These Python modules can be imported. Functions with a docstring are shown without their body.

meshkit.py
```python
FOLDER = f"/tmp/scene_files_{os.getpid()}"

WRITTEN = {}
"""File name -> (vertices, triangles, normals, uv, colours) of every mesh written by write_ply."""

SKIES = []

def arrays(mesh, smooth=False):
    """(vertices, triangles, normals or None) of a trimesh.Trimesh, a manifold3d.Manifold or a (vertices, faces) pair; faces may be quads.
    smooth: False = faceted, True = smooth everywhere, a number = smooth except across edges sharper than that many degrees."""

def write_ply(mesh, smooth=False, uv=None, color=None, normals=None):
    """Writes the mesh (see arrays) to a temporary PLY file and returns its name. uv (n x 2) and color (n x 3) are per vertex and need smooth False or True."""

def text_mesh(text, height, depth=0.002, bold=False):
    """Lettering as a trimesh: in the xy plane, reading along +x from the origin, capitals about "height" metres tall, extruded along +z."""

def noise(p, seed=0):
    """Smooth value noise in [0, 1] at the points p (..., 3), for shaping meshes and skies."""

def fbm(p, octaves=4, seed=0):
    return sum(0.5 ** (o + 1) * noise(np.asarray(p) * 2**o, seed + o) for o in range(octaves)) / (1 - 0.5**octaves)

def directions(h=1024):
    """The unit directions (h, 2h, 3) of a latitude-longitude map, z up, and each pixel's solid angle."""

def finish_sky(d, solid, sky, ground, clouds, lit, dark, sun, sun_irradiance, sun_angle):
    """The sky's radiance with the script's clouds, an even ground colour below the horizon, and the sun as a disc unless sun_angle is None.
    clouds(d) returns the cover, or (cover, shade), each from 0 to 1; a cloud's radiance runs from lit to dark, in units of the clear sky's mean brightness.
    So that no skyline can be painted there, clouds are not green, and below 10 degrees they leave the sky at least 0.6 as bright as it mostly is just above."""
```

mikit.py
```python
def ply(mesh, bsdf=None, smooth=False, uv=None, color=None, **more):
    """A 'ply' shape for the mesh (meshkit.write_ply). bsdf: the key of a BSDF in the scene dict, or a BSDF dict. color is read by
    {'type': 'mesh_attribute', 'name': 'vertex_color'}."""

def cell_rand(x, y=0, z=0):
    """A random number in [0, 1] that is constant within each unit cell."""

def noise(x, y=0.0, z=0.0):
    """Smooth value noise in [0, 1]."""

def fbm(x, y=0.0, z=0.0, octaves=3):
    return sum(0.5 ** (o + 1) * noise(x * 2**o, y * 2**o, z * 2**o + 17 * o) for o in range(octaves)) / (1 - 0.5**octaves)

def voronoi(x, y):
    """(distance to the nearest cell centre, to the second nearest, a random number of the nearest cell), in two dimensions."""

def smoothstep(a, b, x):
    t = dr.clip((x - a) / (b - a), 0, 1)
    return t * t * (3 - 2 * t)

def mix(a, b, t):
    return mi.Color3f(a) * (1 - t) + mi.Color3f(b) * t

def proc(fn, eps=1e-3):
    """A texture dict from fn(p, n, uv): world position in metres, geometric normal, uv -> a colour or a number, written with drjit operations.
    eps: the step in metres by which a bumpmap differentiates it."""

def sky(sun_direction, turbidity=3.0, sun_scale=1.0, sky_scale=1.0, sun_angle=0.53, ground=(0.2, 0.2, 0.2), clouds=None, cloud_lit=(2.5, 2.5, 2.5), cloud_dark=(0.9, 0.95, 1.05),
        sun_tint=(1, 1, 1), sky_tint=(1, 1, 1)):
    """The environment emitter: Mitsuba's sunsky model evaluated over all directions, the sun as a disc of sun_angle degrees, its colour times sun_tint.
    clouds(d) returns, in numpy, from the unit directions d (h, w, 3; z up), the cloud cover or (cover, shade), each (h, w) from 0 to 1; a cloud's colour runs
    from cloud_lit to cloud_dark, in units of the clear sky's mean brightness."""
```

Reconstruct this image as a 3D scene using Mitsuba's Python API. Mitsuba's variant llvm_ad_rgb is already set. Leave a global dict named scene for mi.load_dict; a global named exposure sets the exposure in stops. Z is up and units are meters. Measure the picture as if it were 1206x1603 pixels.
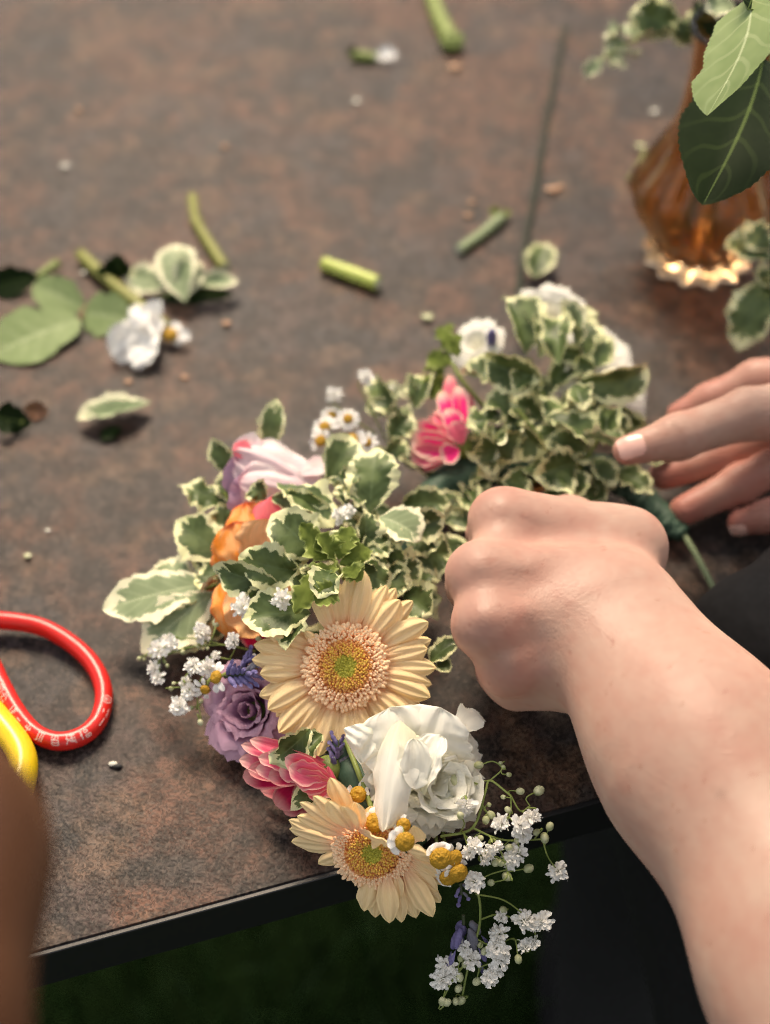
import math
import numpy as np
import trimesh
import drjit as dr
import mitsuba as mi
import mikit
from mikit import noise, fbm, smoothstep, mix, ply, proc
from meshkit import noise as vnoise, fbm as vfbm

T = mi.ScalarTransform4f
scene, labels = {'type': 'scene'}, {}
A = lambda *v: np.array(v, float)

# ------------------------------------------------------------------ camera, light, exposure
PITCH = math.radians(48.0)
EYE = A(0, 0, 0.55)                      # the table top is z = 0, the lawn z = -0.75
LOOK = A(0, math.cos(PITCH), -math.sin(PITCH))
scene['camera'] = {
    'type': 'thinlens', 'fov_axis': 'x', 'fov': 32.0,
    'aperture_radius': 0.0062, 'focus_distance': 0.585, 'near_clip': 0.02, 'far_clip': 300.0,
    'to_world': T().look_at(origin=EYE.tolist(), target=(EYE + LOOK).tolist(), up=[0, 0, 1]),
    'film': {'type': 'hdrfilm', 'width': 770, 'height': 1024},
    'sampler': {'type': 'independent', 'sample_count': 64},
}
scene['sky'] = mikit.sky((-0.12, 0.62, 0.80), turbidity=4, sun_scale=0.85, sun_angle=24, clouds=lambda d: 1.0,
                         cloud_lit=(1.72, 1.74, 1.78), ground=(0.08, 0.1, 0.05), sun_tint=(1.0, 0.98, 0.97))
exposure = 2.1

# ------------------------------------------------------------------ helpers
_used = {}


def numbered(name):
    k = _used.get(name, -1) + 1
    _used[name] = k
    return name if k == 0 else f'{name}_{k:03d}'


def thing(name, label, cat, group=None):
    key = numbered(name)
    labels[key] = {'label': label, 'category': cat}
    if group:
        labels[key]['group'] = group
    return key


def part(parent, name, mesh, bsdf, label=None, kind=None, smooth=True, **kw):
    """One entry below parent; mesh is (vertices, faces) or (vertices, faces, uv) or a ready ply dict."""
    key = numbered(parent + '__' + name)
    if isinstance(mesh, dict):
        scene[key] = {**mesh, **kw}
    else:
        if isinstance(mesh, tuple) and len(mesh) == 3:
            kw['uv'] = mesh[2]
            mesh = mesh[:2]
        scene[key] = ply(mesh, bsdf, smooth=smooth, **kw)
    if label or kind:
        labels[key] = {}
        if label:
            labels[key]['label'] = label
        if kind:
            labels[key]['kind'] = kind
    return key


def single(name, mesh, bsdf, label, cat=None, group=None, kind=None, smooth=True, **kw):
    key = numbered(name)
    if isinstance(mesh, tuple) and len(mesh) == 3:
        kw['uv'] = mesh[2]
        mesh = mesh[:2]
    scene[key] = ply(mesh, bsdf, smooth=smooth, **kw)
    labels[key] = {'label': label}
    if cat:
        labels[key]['category'] = cat
    if group:
        labels[key]['group'] = group
    if kind:
        labels[key]['kind'] = kind
    return key


def unit(v):
    v = np.asarray(v, float)
    return v / max(np.linalg.norm(v), 1e-12)


def joined(*ms):
    """Several (v, f[, uv]) in one."""
    vs, fs, us, o = [], [], [], 0
    for m in ms:
        vs.append(m[0]); fs.append(np.asarray(m[1]) + o); o += len(m[0])
        if len(m) == 3:
            us.append(m[2])
    return (np.vstack(vs), np.vstack(fs), np.vstack(us)) if us else (np.vstack(vs), np.vstack(fs))


def sheet(X, flip=False):
    """Grid of points (nu, nv, 3) -> vertices, triangles, uv."""
    nu, nv = X.shape[:2]
    i = np.arange(nu * nv).reshape(nu, nv)
    a, b, c, d = i[:-1, :-1].ravel(), i[1:, :-1].ravel(), i[1:, 1:].ravel(), i[:-1, 1:].ravel()
    f = np.vstack([np.stack([a, b, c], 1), np.stack([a, c, d], 1)])
    if not flip:
        f = f[:, ::-1]
    u, v = np.meshgrid(np.linspace(0, 1, nu), np.linspace(0, 1, nv), indexing='ij')
    return X.reshape(-1, 3), f, np.stack([u.ravel(), v.ravel()], 1)


def spline(pts, n):
    """Catmull-Rom through pts, n points in all, evenly spaced."""
    p = np.asarray(pts, float)
    if len(p) == 2:
        return p[0] + (p[1] - p[0]) * np.linspace(0, 1, n)[:, None]
    q = np.vstack([2 * p[0] - p[1], p, 2 * p[-1] - p[-2]])
    out = []
    for k in range(len(p) - 1):
        t = np.linspace(0, 1, 24, endpoint=False)[:, None]
        a, b, c, d = q[k:k + 4]
        out.append(0.5 * (2 * b + (c - a) * t + (2 * a - 5 * b + 4 * c - d) * t**2 + (3 * b - a - 3 * c + d) * t**3))
    out = np.vstack(out + [p[-1:]])
    s = np.concatenate([[0], np.cumsum(np.linalg.norm(np.diff(out, axis=0), axis=1))])
    w = np.linspace(0, s[-1], n)
    return np.stack([np.interp(w, s, out[:, k]) for k in range(out.shape[1])], 1)


def frames(c):
    """Tangents and two normals carried along the curve."""
    t = np.gradient(c, axis=0)
    t /= np.linalg.norm(t, axis=1, keepdims=True)
    n0 = np.cross(t[0], A(0, 0, 1))
    if np.linalg.norm(n0) < 1e-3:
        n0 = np.cross(t[0], A(1, 0, 0))
    ns = [unit(n0)]
    for k in range(1, len(c)):
        n = ns[-1] - t[k] * (ns[-1] @ t[k])
        ns.append(unit(n))
    ns = np.array(ns)
    return t, ns, np.cross(t, ns)


def tube(pts, r, n=24, m=8, cap=True, flat=1.0, bumps=0.0, seed=0):
    """Tube along pts; r a number or a list along it. Uv runs along and around."""
    c = spline(pts, n)
    t, a, b = frames(c)
    r = np.interp(np.linspace(0, 1, n), np.linspace(0, 1, len(np.atleast_1d(r))), np.atleast_1d(r)) if np.ndim(r) else np.full(n, float(r))
    th = np.linspace(0, 2 * np.pi, m + 1)
    R = r[:, None] * np.ones(m + 1)
    if bumps:
        cyc = th % (2 * np.pi - 1e-9)
        q = np.stack(np.broadcast_arrays(np.arange(n)[:, None] * 0.6 + seed, np.cos(cyc) * 1.5, np.sin(cyc) * 1.5), -1)
        R = R * (1 + bumps * (vnoise(q, seed) - 0.5) * 2)
    X = c[:, None] + R[..., None] * (np.cos(th)[None, :, None] * a[:, None] + flat * np.sin(th)[None, :, None] * b[:, None])
    if cap:
        e = 0.02
        X = np.concatenate([np.repeat(c[:1, None], m + 1, 1), X, np.repeat(c[-1:, None], m + 1, 1)])
    return sheet(X, flip=False)


def ball(c, r, sub=2, sq=(1, 1, 1), noisy=0.0, seed=0, axis=None):
    m = trimesh.creation.icosphere(sub, 1.0)
    v = np.array(m.vertices) * np.array(sq)
    if noisy:
        v *= 1 + noisy * (vnoise(v * 2.3 + 7 * seed, seed)[:, None] - 0.5) * 2
    v = v * r
    if axis is not None:
        z = unit(axis)
        x = unit(np.cross(A(0.3, 1, 0.2), z))
        v = v @ np.array([x, np.cross(z, x), z])
    return v + np.asarray(c), np.array(m.faces)


def box_mesh(lo, hi, chamfer=0.0):
    lo, hi = np.asarray(lo, float), np.asarray(hi, float)
    if chamfer:
        pts = []
        for s in np.ndindex(2, 2, 2):
            p = np.where(np.array(s), hi, lo)
            q = np.where(np.array(s), hi - chamfer, lo + chamfer)
            for k in range(3):
                w = q.copy(); w[k] = p[k]; pts.append(w)
        m = trimesh.convex.convex_hull(np.array(pts))
        return np.array(m.vertices), np.array(m.faces)
    m = trimesh.creation.box(bounds=[lo, hi])
    return np.array(m.vertices), np.array(m.faces)


UPWARD = unit(A(0, -0.45, 0.9))


def blade(base, tip, width, rng, roll=0.0, up=None, fold=0.25, curl=0.5, ruffle=0.10, teeth=0.0, tooth_n=9, peak=1.2, blunt=0.75, side=0.0,
          nu=18, nv=11, stalk=0.0, ribs=0.0, cup=0.0, twist=0.0, tipw=0.0, crinkle=0.0):
    """A leaf or petal from base to tip (world points): width in metres; roll in degrees turns it about that line; fold lifts the halves, curl bends it along its
    length, ruffle waves the margin, teeth cut it, ribs groove it lengthwise, cup makes it a trough. Uv: along, across."""
    base, tip = np.asarray(base, float), np.asarray(tip, float)
    L = np.linalg.norm(tip - base)
    u = np.linspace(0, 1, nu)[:, None]
    v = np.linspace(-1, 1, nv)[None, :]
    prof = np.maximum(np.sin(np.pi * np.clip(u, 0, 1)**peak), 0)**blunt
    prof = np.maximum(prof, tipw * smooth01((u - 0.5) / 0.3) * np.sqrt(np.maximum(1 - (np.maximum(u - 0.8, 0) / 0.2)**2, 0)))
    prof = np.maximum(prof, 0.05 * (1 - u) + 0.004)
    sd = rng.uniform(0, 100)
    if teeth:
        saw = ((u * tooth_n + sd) % 1.0)
        prof = prof * (1 + teeth * (saw - 0.5) * np.abs(v)**3)
    wav = vnoise(np.stack(np.broadcast_arrays(u * 5.5 + sd, np.sign(v) * 2.0 + 5, 0 * u + sd), -1)) - 0.5
    wob = vnoise(np.stack(np.broadcast_arrays(u * 7.5 + sd, np.sign(v) * 3.0 + 9, 0 * u + sd * 1.3), -1)) - 0.5
    w = width / 2 * prof * (1 + 0.34 * wob * np.abs(v)**2 * (ruffle > 0))
    x = w * v + side * width * np.sin(np.pi * u)
    y = L * u + 0 * v
    wav = wav + 0.45 * (vnoise(np.stack(np.broadcast_arrays(u * 13 + sd, np.sign(v) * 4.0 + 15, 0 * u + sd), -1)) - 0.5)
    z = fold * np.abs(x) + 2 * ruffle * width * wav * np.abs(v)**2 * np.sin(np.pi * np.clip(u * 0.95, 0, 1))**0.5
    z = z + cup * width * (v**2) * prof
    if ribs:
        z = z + ribs * width * np.cos(v * np.pi * 2.5) * np.sin(np.pi * np.clip(u, 0, 1))**0.4
    if crinkle:
        cr_ = vfbm(np.stack(np.broadcast_arrays(u * 1.6 + sd, v * 5.0 + sd, 0 * u + 0 * v), -1), 3) - 0.5
        z = z + crinkle * width * cr_ * np.minimum(u * 2, 1)
    if twist:
        an = np.radians(twist) * (u - 0.5)
        x, z = x * np.cos(an) - z * np.sin(an), x * np.sin(an) + z * np.cos(an)
    k = curl / L
    if abs(k * L) > 1e-3:
        a = k * y
        y, z = np.sin(a) / k + z * np.sin(a), (np.cos(a) - 1) / k + z * np.cos(a)
    X = np.stack([x, y + 0 * x, z], -1)
    ch = X[-1, nv // 2] - X[0, nv // 2]
    ang = math.atan2(ch[2], ch[1])
    ca, sa = math.cos(-ang), math.sin(-ang)
    yy = X[..., 1] * ca - X[..., 2] * sa
    zz = X[..., 1] * sa + X[..., 2] * ca
    s = L / np.hypot(ch[1], ch[2])
    X = np.stack([X[..., 0], yy * s, zz * s], -1)
    Y = unit(tip - base)
    up = UPWARD if up is None else np.asarray(up, float)
    Z = up - Y * (up @ Y)
    Z = unit(Z) if np.linalg.norm(Z) > 0.05 else unit(np.cross(Y, A(1, 0.1, 0)))
    Xa = np.cross(Y, Z)
    r = math.radians(roll)
    Xa, Z = Xa * math.cos(r) + Z * math.sin(r), Z * math.cos(r) - Xa * math.sin(r)
    W = base + X[..., :1] * Xa + X[..., 1:2] * Y + X[..., 2:] * Z
    return sheet(W)


def smooth01(t):
    t = np.clip(t, 0, 1)
    return t * t * (3 - 2 * t)


# ------------------------------------------------------------------ smooth implicit bodies
def cone_d(p, a, b, ra, rb):
    a, b = np.asarray(a, float), np.asarray(b, float)
    ba = b - a
    t = np.clip((p - a) @ ba / max(ba @ ba, 1e-12), 0, 1)
    return np.linalg.norm(p - a - t[:, None] * ba, axis=1) - (ra + (rb - ra) * t)


def smin(a, b, k):
    h = np.maximum(k - np.abs(a - b), 0) / k
    return np.minimum(a, b) - h * h * k * 0.25


def chain_d(p, pts, rs, k):
    d = None
    for i in range(len(pts) - 1):
        e = cone_d(p, pts[i], pts[i + 1], rs[i], rs[i + 1])
        d = e if d is None else smin(d, e, k)
    return d


def nets(f, lo, hi, h):
    """Surface of f = 0 (f negative inside) as quads, one vertex per cell that it crosses, then moved onto the surface."""
    lo, hi = np.asarray(lo, float), np.asarray(hi, float)
    n = np.ceil((hi - lo) / h).astype(int) + 1
    ax = [lo[k] + h * np.arange(n[k]) for k in range(3)]
    d = np.empty(n)
    for i in range(n[0]):
        g = np.stack(np.meshgrid(ax[0][i:i + 1], ax[1], ax[2], indexing='ij'), -1).reshape(-1, 3)
        d[i] = f(g).reshape(n[1:])
    s = d < 0
    c = np.zeros(n - 1, int)
    for o in np.ndindex(2, 2, 2):
        c += s[o[0]:n[0] - 1 + o[0], o[1]:n[1] - 1 + o[1], o[2]:n[2] - 1 + o[2]]
    act = (c > 0) & (c < 8)
    ids = np.full(n - 1, -1)
    cells = np.argwhere(act)
    ids[act] = np.arange(len(cells))
    acc, cnt = np.zeros((len(cells), 3)), np.zeros(len(cells))
    for axis in range(3):
        for o in np.ndindex(2, 2):
            a = np.zeros(3, int)
            a[[k for k in range(3) if k != axis]] = o
            b = a.copy(); b[axis] = 1
            pa, pb = cells + a, cells + b
            da, db = d[tuple(pa.T)], d[tuple(pb.T)]
            m = (da < 0) != (db < 0)
            t = np.where(m, da / np.where(m, da - db, 1), 0)
            acc[m] += (pa + t[:, None] * (pb - pa))[m]
            cnt[m] += 1
    v = lo + h * acc / cnt[:, None]
    fs = []
    for axis in range(3):
        b1, b2 = [(1, 2), (2, 0), (0, 1)][axis]
        sl0, sl1 = [slice(None)] * 3, [slice(None)] * 3
        sl0[axis], sl1[axis] = slice(0, -1), slice(1, None)
        m = s[tuple(sl0)] != s[tuple(sl1)]
        e = np.argwhere(m)
        e = e[(e[:, b1] > 0) & (e[:, b2] > 0) & (e[:, b1] < n[b1] - 1) & (e[:, b2] < n[b2] - 1)]
        neg = s[tuple(e.T)]
        q = []
        for o1, o2 in ((-1, -1), (0, -1), (0, 0), (-1, 0)):
            w = e.copy(); w[:, b1] += o1; w[:, b2] += o2
            q.append(ids[tuple(w.T)])
        q = np.stack(q, 1)
        q[~neg] = q[~neg][:, ::-1]
        fs.append(q)
    q = np.vstack(fs)
    faces = np.vstack([q[:, [0, 1, 2]], q[:, [0, 2, 3]]])
    for _ in range(2):
        e = 1e-4
        g = np.stack([f(v + e * np.eye(3)[k]) - f(v - e * np.eye(3)[k]) for k in range(3)], 1) / (2 * e)
        v = v - np.clip(f(v), -h, h)[:, None] * g / np.maximum((g * g).sum(1, keepdims=True), 0.2)
    return v, faces


# ------------------------------------------------------------------ materials
def principled(fn=None, color=None, rough=0.5, spec=0.5, bump=None, bump_scale=1.0, two=True, eps=5e-4, **kw):
    b = {'type': 'principled', 'base_color': proc(fn) if fn else {'type': 'rgb', 'value': list(color)}, 'roughness': rough, 'specular': spec, **kw}
    if bump:
        b = {'type': 'bumpmap', 'bsdf': b, 'arbitrary': proc(bump, eps=eps), 'scale': bump_scale}
    return {'type': 'twosided', 'bsdf': b} if two else b


def thin(fn=None, color=None, rough=0.55, trans=0.7, **kw):
    return {'type': 'principledthin', 'base_color': proc(fn) if fn else {'type': 'rgb', 'value': list(color)}, 'roughness': rough, 'diff_trans': trans, 'eta': 1.35, **kw}


A_TABLE = 0.50


def table_color(p, n, uv):
    big = fbm(p.x * 15 + 3, p.y * 15, 2.0, 4)
    mid = fbm(p.x * 64, p.y * 64, 5.0, 4)
    rust = smoothstep(0.36, 0.66, 0.42 * big + 0.58 * mid)
    c = mix((0.054, 0.043, 0.039), (0.152, 0.076, 0.051), rust)
    slate = smoothstep(0.55, 0.68, fbm(p.x * 22 + 40, p.y * 22 + 11, 9.0, 3))
    c = mix(c, (0.060, 0.058, 0.062), slate * 0.6)
    tan = smoothstep(0.58, 0.74, fbm(p.x * 48 + 7, p.y * 48 + 70, 3.0, 3))
    c = mix(c, (0.24, 0.145, 0.088), tan * 0.40)
    spots = fbm(p.x * 170 + 9, p.y * 170, 4.0, 3)
    c = c * (0.62 + 0.76 * smoothstep(0.30, 0.70, spots))
    fine = fbm(p.x * 1400 + 5 * noise(p.x * 300, p.y * 300), p.y * 1100, 1.0, 2)
    grain = fbm(p.x * 760 + 20, p.y * 620, 8.0, 2)
    c = c * (0.45 + 1.1 * smoothstep(0.22, 0.78, fine))
    c = mix(c, (0.24, 0.18, 0.145), smoothstep(0.56, 0.80, grain) * 0.50)
    return c * A_TABLE


def table_bump(p, n, uv):
    return fbm(p.x * 800, p.y * 800, 1.0, 2) * 0.00025


scene['table_stone'] = principled(table_color, rough=0.50, spec=0.20, bump=table_bump, eps=4e-4)
scene['black_metal'] = principled(color=(0.012, 0.012, 0.013), rough=0.42, spec=0.5)


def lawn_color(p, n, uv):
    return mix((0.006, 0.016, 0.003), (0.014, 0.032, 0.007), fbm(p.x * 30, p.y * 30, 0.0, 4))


scene['grass_blade'] = principled(color=(0.025, 0.060, 0.010), rough=0.6, spec=0.3)
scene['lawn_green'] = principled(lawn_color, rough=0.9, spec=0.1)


def margin(p, uv):
    """0 in the cream margin, 1 in the green middle: the border runs in teeth along the side veins."""
    v = dr.abs(uv.y * 2 - 1)
    u = uv.x
    side = dr.select(uv.y > 0.5, 7.3, 1.7)
    teeth = noise(u * 20 - v * 5 + side, side) - 0.5
    broad = noise(u * 4.5 + side * 2 + p.x * 30, p.y * 40, p.z * 40) - 0.5
    jag = fbm(p.x * 600, p.y * 600, p.z * 600, 2) - 0.5
    rim = dr.minimum(1 - v, (1 - u) * 1.7)
    return smoothstep(0.0, 0.05, rim - 0.25 - 0.28 * teeth - 0.26 * broad - 0.22 * jag)


def varieg_front(p, n, uv):
    v = dr.abs(uv.y * 2 - 1)
    u = uv.x
    m = margin(p, uv)
    tone = fbm(p.x * 130, p.y * 130, p.z * 130, 3)
    g = mix((0.040, 0.066, 0.016), (0.120, 0.165, 0.056), smoothstep(0.3, 0.7, tone))
    vein = smoothstep(0.80, 1.0, dr.abs(dr.sin((u * 7.0 - v * 2.2) * 3.14159))) * 0.16
    g = mix(g, (0.13, 0.18, 0.085), vein + smoothstep(0.06, 0.0, v) * 0.45)
    cream = mix((0.78, 0.75, 0.48), (0.62, 0.65, 0.32), fbm(p.x * 300, p.y * 300, p.z * 300, 2))
    return mix(cream, g, m)


def varieg_back(p, n, uv):
    v = dr.abs(uv.y * 2 - 1)
    u = uv.x
    m = margin(p, uv)
    g = mix((0.17, 0.225, 0.115), (0.25, 0.31, 0.165), fbm(p.x * 160, p.y * 160, p.z * 160, 3))
    vein = smoothstep(0.86, 1.0, dr.abs(dr.sin((u * 6.0 - v * 2.2) * 3.14159))) * 0.22
    g = mix(g, (0.42, 0.47, 0.28), vein + smoothstep(0.07, 0.0, v) * 0.8)
    return mix((0.78, 0.75, 0.52), g, m)


def two_faced(front, back, rough=0.45, spec=0.3):
    return {'type': 'twosided',
            'a_front': {'type': 'principled', 'base_color': proc(front), 'roughness': rough, 'specular': spec},
            'b_back': {'type': 'principled', 'base_color': proc(back), 'roughness': 0.6, 'specular': 0.3}}


def dark_leaf(p, n, uv):
    v = dr.abs(uv.y * 2 - 1)
    vein = smoothstep(0.93, 1.0, dr.abs(dr.sin((uv.x * 5.5 - v * 1.5 + 0.5 * noise(uv.x * 6, uv.y * 5)) * 3.14159))) * (1 - 0.8 * v) * 0.30
    g = mix((0.006, 0.014, 0.003), (0.012, 0.023, 0.006), fbm(p.x * 120, p.y * 120, p.z * 120, 3))
    return mix(g, (0.11, 0.16, 0.045), vein * 0.5 + smoothstep(0.05, 0.0, v) * 0.75)


def pale_leaf(p, n, uv):
    v = dr.abs(uv.y * 2 - 1)
    vein = smoothstep(0.92, 1.0, dr.abs(dr.sin((uv.x * 5.5 - v * 1.5 + 0.5 * noise(uv.x * 6, uv.y * 5)) * 3.14159))) * (1 - 0.7 * v) * 0.30
    g = mix((0.17, 0.24, 0.085), (0.24, 0.31, 0.13), fbm(p.x * 140, p.y * 140, p.z * 140, 3))
    return mix(g, (0.46, 0.52, 0.30), vein + smoothstep(0.06, 0.0, v) * 0.8)


def fresh_leaf(p, n, uv):
    v = dr.abs(uv.y * 2 - 1)
    jag = fbm(p.x * 420, p.y * 420, p.z * 420, 2)
    g = mix((0.105, 0.145, 0.030), (0.20, 0.255, 0.065), fbm(p.x * 220, p.y * 220, p.z * 220, 2))
    return mix(g, (0.48, 0.55, 0.20), smoothstep(0.72, 0.98, v * 0.75 + jag * 0.4))


scene['variegated_leaf'] = two_faced(varieg_front, varieg_back)
scene['pale_variegated'] = two_faced(varieg_back, varieg_back, 0.55, 0.3)
scene['rose_leaf_dark'] = two_faced(dark_leaf, pale_leaf, 0.5, 0.06)
scene['rose_leaf_pale'] = two_faced(pale_leaf, dark_leaf, 0.6, 0.3)
scene['fresh_green_leaf'] = thin(fresh_leaf, rough=0.45, trans=0.5)


def stem_green(p, n, uv):
    return mix((0.16, 0.22, 0.050), (0.26, 0.31, 0.085), fbm(p.x * 300, p.y * 300, p.z * 300, 2))


def stem_lime(p, n, uv):
    return mix((0.42, 0.50, 0.075), (0.52, 0.60, 0.14), fbm(p.x * 150, p.y * 150, p.z * 150, 2))


scene['stem_skin'] = principled(stem_green, rough=0.5, spec=0.4)
scene['lime_stem'] = principled(stem_lime, rough=0.4, spec=0.5)
scene['olive_stem'] = principled(color=(0.22, 0.23, 0.045), rough=0.5)
scene['grey_green_stem'] = principled(color=(0.23, 0.29, 0.15), rough=0.55)
scene['cut_end'] = principled(color=(0.62, 0.64, 0.50), rough=0.7)
scene['wire_tape'] = principled(lambda p, n, uv: mix((0.020, 0.025, 0.017), (0.045, 0.050, 0.036), fbm(p.x * 90, p.y * 90, p.z * 90, 3)), rough=0.65, spec=0.25)
scene['dark_stem'] = principled(color=(0.05, 0.065, 0.03), rough=0.6)


def tape_color(p, n, uv):
    return mix((0.022, 0.055, 0.036), (0.055, 0.105, 0.068), fbm(p.x * 260, p.y * 260, p.z * 260, 3))


scene['floral_tape'] = principled(tape_color, rough=0.6, spec=0.4, bump=lambda p, n, uv: noise(uv.x * 40 + uv.y * 2) * 0.0004)


def petal_peach(p, n, uv):
    v = dr.abs(uv.y * 2 - 1)
    c = mix((0.93, 0.60, 0.38), (0.96, 0.75, 0.43), smoothstep(0.05, 0.5, uv.x))
    c = mix(c, (0.94, 0.76, 0.38), smoothstep(0.75, 1.0, uv.x) * 0.6)
    line = smoothstep(0.80, 1.0, dr.abs(dr.sin(uv.y * 3.14159 * 5))) * 0.20
    return mix(c, (0.80, 0.46, 0.22), line * (0.4 + fbm(uv.x * 3, uv.y * 40, p.x * 50, 2)))


def petal_crimson(p, n, uv):
    v = dr.abs(uv.y * 2 - 1)
    c = mix((0.42, 0.006, 0.055), (0.58, 0.03, 0.11), fbm(uv.x * 4, uv.y * 30, p.x * 40, 2))
    return mix(c, (0.85, 0.46, 0.42), smoothstep(0.72, 1.0, dr.maximum(v, uv.x * 1.02)) * 0.75)


def petal_pink_back(p, n, uv):
    v = dr.abs(uv.y * 2 - 1)
    c = mix((0.70, 0.07, 0.17), (0.84, 0.24, 0.31), fbm(uv.x * 4, uv.y * 30, p.x * 40, 2))
    return mix(c, (0.90, 0.60, 0.52), smoothstep(0.78, 1.0, dr.maximum(v, uv.x * 1.02)) * 0.8)


def petal_magenta(p, n, uv):
    v = dr.abs(uv.y * 2 - 1)
    c = mix((0.84, 0.02, 0.20), (0.90, 0.07, 0.28), fbm(uv.x * 4, uv.y * 24, p.x * 40, 2))
    return mix(c, (0.92, 0.66, 0.55), smoothstep(0.66, 0.95, dr.maximum(v, uv.x)))


def petal_lilac(p, n, uv):
    c = mix((0.36, 0.15, 0.31), (0.66, 0.42, 0.55), smoothstep(0.35, 1.0, uv.x))
    return c * (0.85 + 0.3 * fbm(uv.x * 5, uv.y * 14, p.x * 60, 3))


def petal_blush(p, n, uv):
    c = mix((0.86, 0.68, 0.72), (0.95, 0.87, 0.84), smoothstep(0.3, 0.9, fbm(uv.x * 3 + 2, uv.y * 5, p.z * 50, 3)))
    return mix(c, (0.72, 0.26, 0.36), smoothstep(0.90, 1.0, uv.x) * 0.5)


def petal_mauve(p, n, uv):
    return mix((0.40, 0.24, 0.42), (0.66, 0.46, 0.58), fbm(uv.x * 4, uv.y * 9, p.z * 60, 3))


def petal_orange(p, n, uv):
    c = mix((0.88, 0.31, 0.045), (0.93, 0.52, 0.22), smoothstep(0.3, 0.7, fbm(uv.x * 3, uv.y * 9, p.x * 60, 3)))
    c = c * (0.80 + 0.38 * fbm(uv.x * 2, uv.y * 40, p.x * 20, 2))
    return mix(c, (0.72, 0.20, 0.09), smoothstep(0.84, 1.0, dr.maximum(uv.x, dr.abs(uv.y * 2 - 1) * 0.97)) * 0.85)


def petal_rosepink(p, n, uv):
    return mix((0.80, 0.12, 0.19), (0.86, 0.28, 0.30), fbm(uv.x * 5, uv.y * 16, p.x * 60, 3))


def petal_white(p, n, uv):
    c = mix((0.82, 0.82, 0.62), (0.89, 0.88, 0.80), smoothstep(0.0, 0.40, uv.x))
    return c * (0.93 + 0.10 * fbm(uv.x * 4, uv.y * 24, p.x * 60, 2))


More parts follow.
